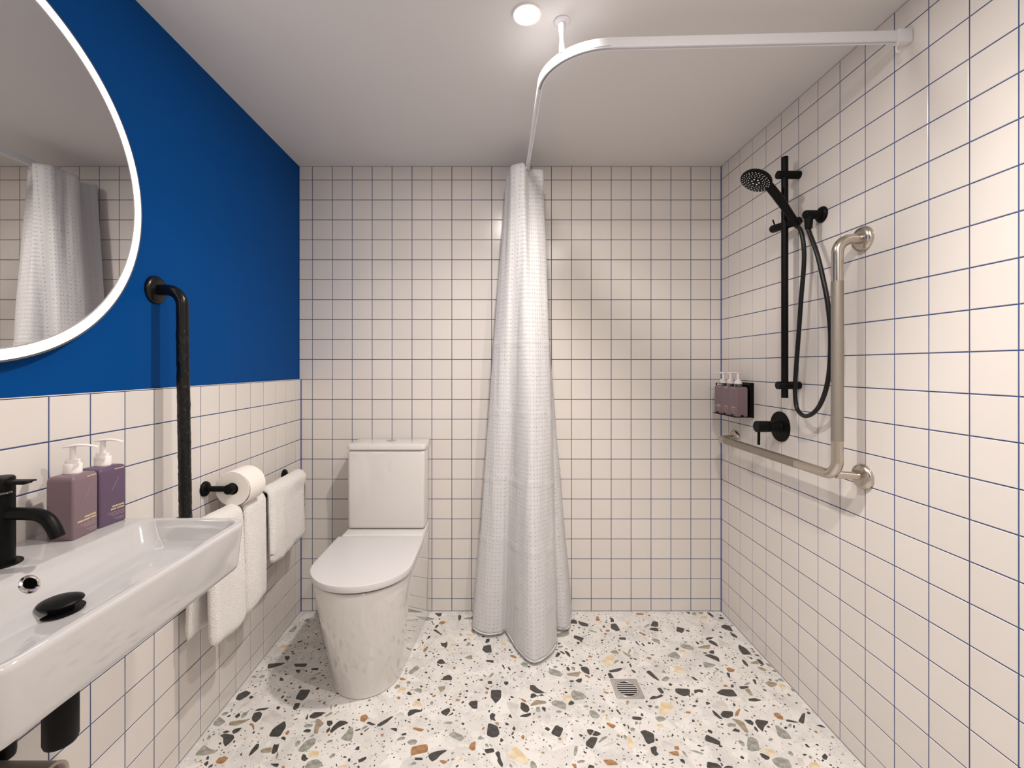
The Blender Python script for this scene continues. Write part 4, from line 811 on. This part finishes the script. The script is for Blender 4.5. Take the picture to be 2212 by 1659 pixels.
sb = thing('grab_bar', 'brushed steel L-shaped grab bar on the tiled shower wall', 'grab bar', (XR, 1.366, 1.619))
SO = Vector((XR, 1.366, 1.619)); bx = -0.081; zc = 0.889-1.619; yf_ = 2.095-1.366
for c in ((0, 0, 0), (0, 0.0, zc), (0, yf_, zc)):
    bm = lathe(bmesh.new(), [(0, 0), (0.0385, 0), (0.0390, 0.004), (0.0365, 0.010), (0.030, 0.0145), (0.022, 0.0165), (0.0165, 0.0168), (0, 0.0168)], c, (-1, 0, 0), 48)
    obj('wall_flange', bm, M['steel'], sb, True)
bm = tube(bmesh.new(), arcpath([(-0.002, 0, 0), (bx, 0, 0), (bx, 0, zc), (bx, yf_, zc), (-0.002, yf_, zc)], [0.045, 0.05, 0.045], 12), 0.0158, 36)
obj('bar', bm, M['steel'], sb, True)
bm = tube(bmesh.new(), [(-0.002, 0, zc), (bx+0.006, 0.014, zc+0.004)], 0.0120, 28); obj('corner_stub', bm, M['steel'], sb, True)
bm = tube(bmesh.new(), [(bx, 0, -0.130), (bx, 0, -0.620)], 0.0163, 36); obj('knurled_grip', bm, M['steelrough'], sb, True)
bm = tube(bmesh.new(), [(bx, 0.180, zc), (bx, 0.660, zc)], 0.0163, 36); obj('knurled_grip', bm, M['steelrough'], sb, True)

# ------------------------------------------------------------------ hand shower
sh = thing('shower_set', 'black hand shower on a vertical slide rail with a looping hose', 'shower', (XR, 1.655, 1.50))
HO = Vector((XR, 1.655, 1.50)); rx = 1.074-XR
def H(x, y, z): return (x-HO.x, y-HO.y, z-HO.z)
bm = tube(bmesh.new(), [H(1.074, 1.655, 2.006), H(1.074, 1.655, 1.111)], 0.0116, 32); obj('slide_rail', bm, M['black'], sh, True)
for z in (1.940, 1.157):
    bm = lathe(bmesh.new(), [(0, 0), (0.0145, 0), (0.0145, 0.082), (0.0138, 0.083), (0, 0.083)], H(XR, 1.655, z), (-1, 0, 0), 32)
    obj('rail_bracket', bm, M['black'], sh, True)
a, b = Vector(H(1.064, 1.718, 1.756)), Vector(H(1.098, 1.606, 1.755))
bm = tube(bmesh.new(), [a, a+(b-a)*0.04, b-(b-a)*0.04, b], 0.0145, 32, rs=[0.0120, 0.0148, 0.0148, 0.0120]); sl = obj('slider', bm, M['black'], sh, True)
bm = tube(bmesh.new(), [a+(b-a)*0.12+Vector((0, 0, 0.012)), a+(b-a)*0.10+Vector((-0.003, 0.004, 0.035))], 0.0028, 12); obj('slider_pin', bm, M['black'], sl, True)
hb = Vector(H(1.086, 1.613, 1.747)); hc = Vector(H(0.950, 1.622, 1.907))
n_ = Vector((-0.52, -0.10, -0.85)).normalized()
u_ = (hc-hb).normalized()
# handle
w_ = (hb-hc); w_ = (w_-n_*w_.dot(n_)).normalized()
e = hc+w_*0.046-n_*0.006
hpth = smoothline([hb-u_*0.014, hb+(e-hb)*0.30-n_*0.003, hb+(e-hb)*0.68-n_*0.004, e, hc+w_*0.030-n_*0.007], 5)
bm = tube(bmesh.new(), hpth, 0.0135, 28, rs=[0.0108+0.0045*min(1, k/9) for k in range(len(hpth))]); obj('handle', bm, M['black'], sh, True)
bm = lathe(bmesh.new(), [(0, -0.019), (0.018, -0.018), (0.038, -0.0135), (0.0515, -0.005), (0.0545, 0.002), (0.0540, 0.006), (0.0510, 0.0085), (0, 0.0085)], hc, n_, 64)
hd = obj('spray_head', bm, M['black'], sh, True)
fu, fv = frame_for(n_)
bm = bmesh.new()
for rr, cnt, ro in ((0.0465, 26, 0.0015), (0.0395, 20, 0.0015), (0.0315, 20, 0.0013), (0.0245, 14, 0.0013), (0.0125, 6, 0.0026)):
    for k in range(cnt):
        a_ = 2*PI*k/cnt+rr*90; c = hc+(fu*math.cos(a_)+fv*math.sin(a_))*rr
        lathe(bm, [(ro, 0.0082), (ro, 0.0094), (0, 0.0097)], c, n_, 8)
obj('nozzles', bm, M['nozzle'], hd)
# hose, given as points beside the wall
hp = [(1.088, 1.611, 1.735)]
for px, py, x in ((1727, 493, 1.090), (1732.5, 508, 1.091), (1736.5, 535, 1.093), (1736.6, 571.9, 1.094), (1731, 640, 1.092), (1727.2, 695.4, 1.090), (1719.5, 800, 1.090), (1717.5, 845, 1.090), (1720.5, 878, 1.088), (1729, 893, 1.086), (1741, 899, 1.084), (1757, 892, 1.082), (1772, 873, 1.080), (1785, 838, 1.080), (1792.5, 790, 1.080), (1794, 720, 1.080), (1788, 655, 1.081), (1776.6, 596, 1.082), (1764, 545, 1.082)):
    d = x*961/(px-1071.5); hp.append((x, d, 1.228-(py-791.3)*d/961))
ey = 1.540
hp += [(1.082, ey, 1.700), (1.082, ey, 1.722)]
bm = tube(bmesh.new(), smoothline([H(*p) for p in hp], 8), 0.0072, 20); obj('hose', bm, M['rubber'], sh, True)
elb = sh
bm = flange(bmesh.new(), H(XR, ey, 1.753), (-1, 0, 0), 0.0275, 0.011); obj('outlet_flange', bm, M['black'], sh, True)
bm = tube(bmesh.new(), [H(XR-0.004, ey, 1.753), H(1.077, ey, 1.753), H(1.069, ey, 1.753), H(1.0665, ey, 1.753)], 0.0150, 32, rs=[0.0150, 0.0150, 0.0142, 0.011]); obj('outlet_elbow', bm, M['black'], sh, True)
bm = tube(bmesh.new(), [H(1.082, ey, 1.752), H(1.082, ey, 1.704)], 0.0120, 28, rs=[0.0142, 0.0112]); obj('hose_nut', bm, M['black'], sh, True)

# ------------------------------------------------------------------ mixer
mx = thing('shower_mixer', 'black round shower mixer with pin lever above the steel bar', 'tap', (XR, 1.765, 0.989))
bm = lathe(bmesh.new(), [(0, 0), (0.0595, 0), (0.0600, 0.002), (0.0590, 0.0055), (0.056, 0.0065), (0, 0.0065)], (0, 0, 0), (-1, 0, 0), 72); obj('cover_plate', bm, M['black'], mx, True)
bm = lathe(bmesh.new(), [(0, 0.006), (0.0235, 0.006), (0.0225, 0.008), (0.0215, 0.010), (0.0215, 0.052), (0, 0.052)], (0, 0, 0), (-1, 0, 0), 40); obj('barrel', bm, M['black'], mx, True)
bm = lathe(bmesh.new(), [(0, 0.052), (0.0200, 0.052), (0.0200, 0.0545), (0.0222, 0.0555), (0.0222, 0.096), (0.0205, 0.098), (0, 0.098)], (0, 0, 0), (-1, 0, 0), 40); hd = obj('handle', bm, M['black'], mx, True)
bm = tube(bmesh.new(), [(-0.085, 0.002, -0.018), (-0.085, 0.003, -0.0725)], 0.0052, 16, rs=None); obj('pin_lever', bm, M['black'], hd, True)

# ------------------------------------------------------------------ dispenser rack with three bottles
rk = thing('bottle_rack', 'black wall rack holding three mauve pump bottles in the shower corner', 'rack', (XR, 2.045, 1.005))
D = lambda x: x-XR
bm = bmesh.new(); box(bm, D(XR-0.003), D(XR-0.0001), -0.098, 0.098, -0.004, 0.150, 0.0006, 1); obj('back_plate', bm, M['black'], rk)
bm = bmesh.new(); box(bm, -0.084, -0.001, -0.0985, 0.0985, -0.0015, 0.0010, 0.0005, 1)
obj('bottom_tray', bm, M['black'], rk)
bm = bmesh.new(); box(bm, -0.0725, -0.001, -0.0985, 0.0985, 0.1415, 0.1440, 0.0005, 1)
obj('top_clamp', bm, M['black'], rk)
for y in (-0.0985, 0.0973):
    prof = [(-0.001, -0.001), (-0.020, -0.001), (-0.0205, 0.02), (-0.0185, 0.05), (-0.0165, 0.085), (-0.0175, 0.11), (-0.024, 0.130), (-0.034, 0.1415), (-0.001, 0.1440)]
    bm = bmesh.new(); loft(bm, [[Vector((a, y, b)) for a, b in prof], [Vector((a, y+0.0012, b)) for a, b in prof]]); obj('side_gusset', bm, M['black'], rk)
# rounded lugs at the foot of each bottle, and tabs up at the clamp
def lug(c, ux):
    P = []
    for k in range(9):
        a = PI*k/8; P.append((0.0062*math.cos(a), 0.0045+0.0055*math.sin(a)))
    P = [(0.0062, -0.001)]+P+[(-0.0062, -0.001)]
    U = Vector(ux); N2 = U.cross(Vector((0, 0, 1)))
    bm = bmesh.new(); loft(bm, [[Vector(c)+U*a+Vector((0, 0, b))+N2*s for a, b in P] for s in (-0.0006, 0.0006)])
    return bm
for k in (-1, 0, 1): obj('retaining_lug', lug((-0.0805, 0.0645*k, 0.0), (0, 1, 0)), M['black'], rk)
obj('retaining_lug', lug((-0.052, -0.0992, 0.0), (1, 0, 0)), M['black'], rk)
for y in (-0.088, 0.088):
    bm = bmesh.new(); box(bm, -0.0735, -0.0722, y-0.006, y+0.006, 0.1330, 0.1435, 0.0004, 1); obj('clamp_tab', bm, M['black'], rk)
names = [('pump_bottle', 'mauve pump bottle nearest the camera in the black shower rack', ['HYDRATE-ME.']), ('pump_bottle', 'mauve pump bottle in the middle of the black shower rack', ['HYDRATE-ME.']), ('pump_bottle', 'mauve pump bottle furthest back in the black shower rack', ['HYDRATE-ME.', 'HAND & BODY WASH'])]
for k, (nm, lb, ln) in enumerate(names):
    t = make_bottle(nm, lb, M['bottle_a'], ln, side, 'pump bottles in the shower rack')
    t.location = (XR-0.0515, 2.045+0.0645*(k-1), 1.0065); t.rotation_euler = (0, 0, PI)

# ------------------------------------------------------------------ toilet roll on its holder
th = thing('toilet_roll_holder', 'black toilet roll holder on the left tiled wall', 'roll holder', (XT, 1.492, 0.817))
bm = flange(bmesh.new(), (0, 0, 0), (1, 0, 0), 0.0250, 0.012); obj('wall_flange', bm, M['black'], th, True)
bm = tube(bmesh.new(), [(0.008, 0, 0), (0.086, 0, 0)], 0.0095, 24); obj('arm', bm, M['black'], th, True)
bm = lathe(bmesh.new(), [(0, -0.014), (0.0150, -0.014), (0.0163, -0.012), (0.0163, 0.125), (0, 0.125)], (0.086, 0, 0), (0, 1, 0), 32); obj('roll_bar', bm, M['black'], th, True)
rl = thing('toilet_roll', 'white toilet paper roll hanging on the black holder', 'toilet roll', (XT+0.086, 1.504, 0.8135))
ri = 0.0205
bm = lathe(bmesh.new(), [(ri, 0.0), (0.0570, 0.0), (0.0583, 0.0012), (0.0585, 0.05), (0.0583, 0.0988), (0.0570, 0.100), (ri, 0.100)], (0, 0, 0), (0, 1, 0), 72)
obj('paper', bm, M['paper'], rl, True)
bm = lathe(bmesh.new(), [(ri, 0.001), (ri-0.0012, 0.001), (ri-0.0012, 0.099), (ri, 0.099)], (0, 0, 0), (0, 1, 0), 40)
obj('cardboard_core', bm, M['card'], rl, True)
bm = bmesh.new(); L = []
for k in range(15):
    a = math.radians(48-k*7.2); r = 0.0590+0.0004*k; L.append((r*math.cos(a), r*math.sin(a)))
loft(bm, [[Vector((a, 0.001, b)) for a, b in L]+[Vector((a*0.985, 0.001, b*0.985)) for a, b in L[::-1]], [Vector((a, 0.099, b)) for a, b in L]+[Vector((a*0.985, 0.099, b*0.985)) for a, b in L[::-1]]])
obj('loose_sheet', bm, M['paper'], rl, True)

# ------------------------------------------------------------------ towel rail and three towels
TRX, TRZ = -0.896, 0.727
tr = thing('towel_rail', 'black horizontal towel rail on the left tiled wall', 'towel rail', (XT, 1.68, TRZ))
for y in (2.05-1.68, 1.31-1.68):
    bm = flange(bmesh.new(), (0, y, 0), (1, 0, 0), 0.0265, 0.012); obj('wall_flange', bm, M['black'], tr, True)
    bm = tube(bmesh.new(), [(0.008, y, 0), (TRX-XT+0.004, y, 0)], 0.0095, 24); obj('arm', bm, M['black'], tr, True)
bm = tube(bmesh.new(), [(TRX-XT, 1.302-1.68, 0), (TRX-XT, 2.058-1.68, 0)], 0.0100, 24); obj('rail', bm, M['black'], tr, True)

def towel(label, y0, y1, zf, zb, flare, th_, seed, bx_=0.0, taper=0.0, steps=()):
    """terry towel folded over the rail: front and back fall, rounded folded edges"""
    t = thing('towel', label, 'towel', (TRX, (y0+y1)/2, TRZ), 0, 'white towels folded over the black towel rail')
    r = 0.0105+th_/2
    path = []
    nf = 26
    for k in range(nf+1):
        s = k/nf; z = (zf-TRZ)*(1-s); path.append((r+flare*(1-s)**0.8, z))
    for k in range(1, 12):
        a = PI*k/12; path.append((r*math.cos(a), r*math.sin(a)))
    for k in range(nf+1):
        s = k/nf; z = (zb-TRZ)*s; path.append((-r-bx_*s, z))
    NY = 26; n = len(path)
    L = []
    for j in range(NY+1):
        v = j/NY; y = y0+(y1-y0)*v-(y0+y1)/2
        ed = min(v, 1-v)*(y1-y0); hh = th_/2*math.sqrt(max(0.0, 1-(1-min(ed/(th_*0.55), 1))**2))
        hh = max(hh, 0.0006)
        out_, in_ = [], []
        for i, (x, z) in enumerate(path):
            a = path[max(i-1, 0)]; b = path[min(i+1, n-1)]; d = Vector((b[0]-a[0], b[1]-a[1])).normalized(); nn = Vector((d.y, -d.x))
            # outward = away from rail
            c = Vector((x, z)); 
            e0 = min(i, n-1-i); hx = hh*min(1.0, math.sqrt(max(0.02, 1-(1-min(e0/2.2, 1))**2)))
            wob = 0.0045*noise.noise(Vector((seed, y*9, z*5)))+0.0012*noise.noise(Vector((seed, y*60, z*60)))
            if z < -0.02: wob += 0.0030*math.sin(v*PI*2.3+seed)*(min(1, -z/0.2))
            if nn.dot(c-Vector((0, z if abs(z) > 0.001 else 0))) < 0: nn = -nn
            if z >= 0: nn = c.normalized()
            yy = y; zz = 0
            if z < 0 and i < nf: yy = y*(1+taper*(-z))
            for (v0, dz, dx) in steps:      # folded layers showing as shallow steps
                if z < 0.002 and i <= nf:
                    q = 1/(1+math.exp(-(v-v0)/0.012)); f_ = min(1, (TRZ-TRZ-z)/0.05)
                    wob += dx*q*f_; zz += dz*q*(-z/(TRZ-zf))
            if i < 6:      # rounded lower corners
                ed2 = min(v, 1-v)*(y1-y0); zz += 0.022*(1-min(ed2/0.03, 1))**2*(1-i/6)
            if i < 4: zz += 0.010*noise.noise(Vector((seed+3, y*10, 0)))+0.004*math.sin(v*6+seed)
            if i > n-5: zz += 0.010*noise.noise(Vector((seed+9, y*10, 0)))
            po = c+nn*(hx+wob); pi = c-nn*hx
            if abs(pi.length) < 0.0108 and z >= 0: pi = pi.normalized()*0.0108
            out_.append(Vector((po.x, yy, po.y+zz))); in_.append(Vector((pi.x, yy, pi.y+zz)))
        L.append(out_+in_[::-1])
    bm = loft(bmesh.new(), L)
    obj('folded_cloth', bm, M['towel'], t, 'all')
    return t
towel('white towel nearest the basin, hanging longest on the black rail', 1.345, 1.522, 0.362, 0.395, 0.010, 0.026, 1.0, 0.012)
towel('white long towel in the middle of the black rail', 1.536, 1.676, 0.366, 0.40, 0.004, 0.026, 4.4, 0.010)
towel('short white folded towel at the far end of the black rail', 1.708, 2.030, 0.452, 0.46, 0.004, 0.024, 7.7, 0.008, steps=((0.36, 0.006, -0.006), (0.62, 0.006, -0.005)))

# ------------------------------------------------------------------ floor drain
dr = thing('floor_drain', 'square polished steel floor drain with round slotted grate', 'drain', (0.4985, 1.6930, 0))
bm = bmesh.new(); hs = 0.0525; NN = 64; ro = 0.0455
def sqp(a, h):
    c, s = math.cos(a), math.sin(a); m = max(abs(c), abs(s)); return (h*c/m, h*s/m)
A = [2*PI*(k+0.5)/NN for k in range(NN)]
loops = [[Vector((*sqp(a, hs), 0.0)) for a in A], [Vector((*sqp(a, hs), 0.0016)) for a in A], [Vector((*sqp(a, hs-0.001), 0.0022)) for a in A], [Vector((ro*math.cos(a), ro*math.sin(a), 0.0020)) for a in A], [Vector((ro*math.cos(a), ro*math.sin(a), 0.0006)) for a in A]]
loft(bm, loops, cap0=False, cap1=False); obj('square_frame', bm, M['drainsteel'], dr, True)
bm = lathe(bmesh.new(), [(0, 0.0007), (0.046, 0.0007)], (0, 0, 0), (0, 0, 1), 48); obj('drain_void', bm, M['dark'], dr)
bm = lathe(bmesh.new(), [(0.0450, 0.0008), (0.0450, 0.0020), (0.0440, 0.0026), (0.0375, 0.0026), (0.0370, 0.0022), (0.0370, 0.0008)], (0, 0, 0), (0, 0, 1), 64)
gr = obj('grate_ring', bm, M['drainsteel'], dr, True)
pitch = 0.0106
for k in range(-3, 3):
    y = (k+0.5)*pitch; hw = math.sqrt(0.0380**2-y*y)
    bm = bmesh.new(); box(bm, -hw, hw, y-0.0027, y+0.0027, 0.0009, 0.0026, 0.0005, 1); obj('grate_bar', bm, M['drainsteel'], gr)
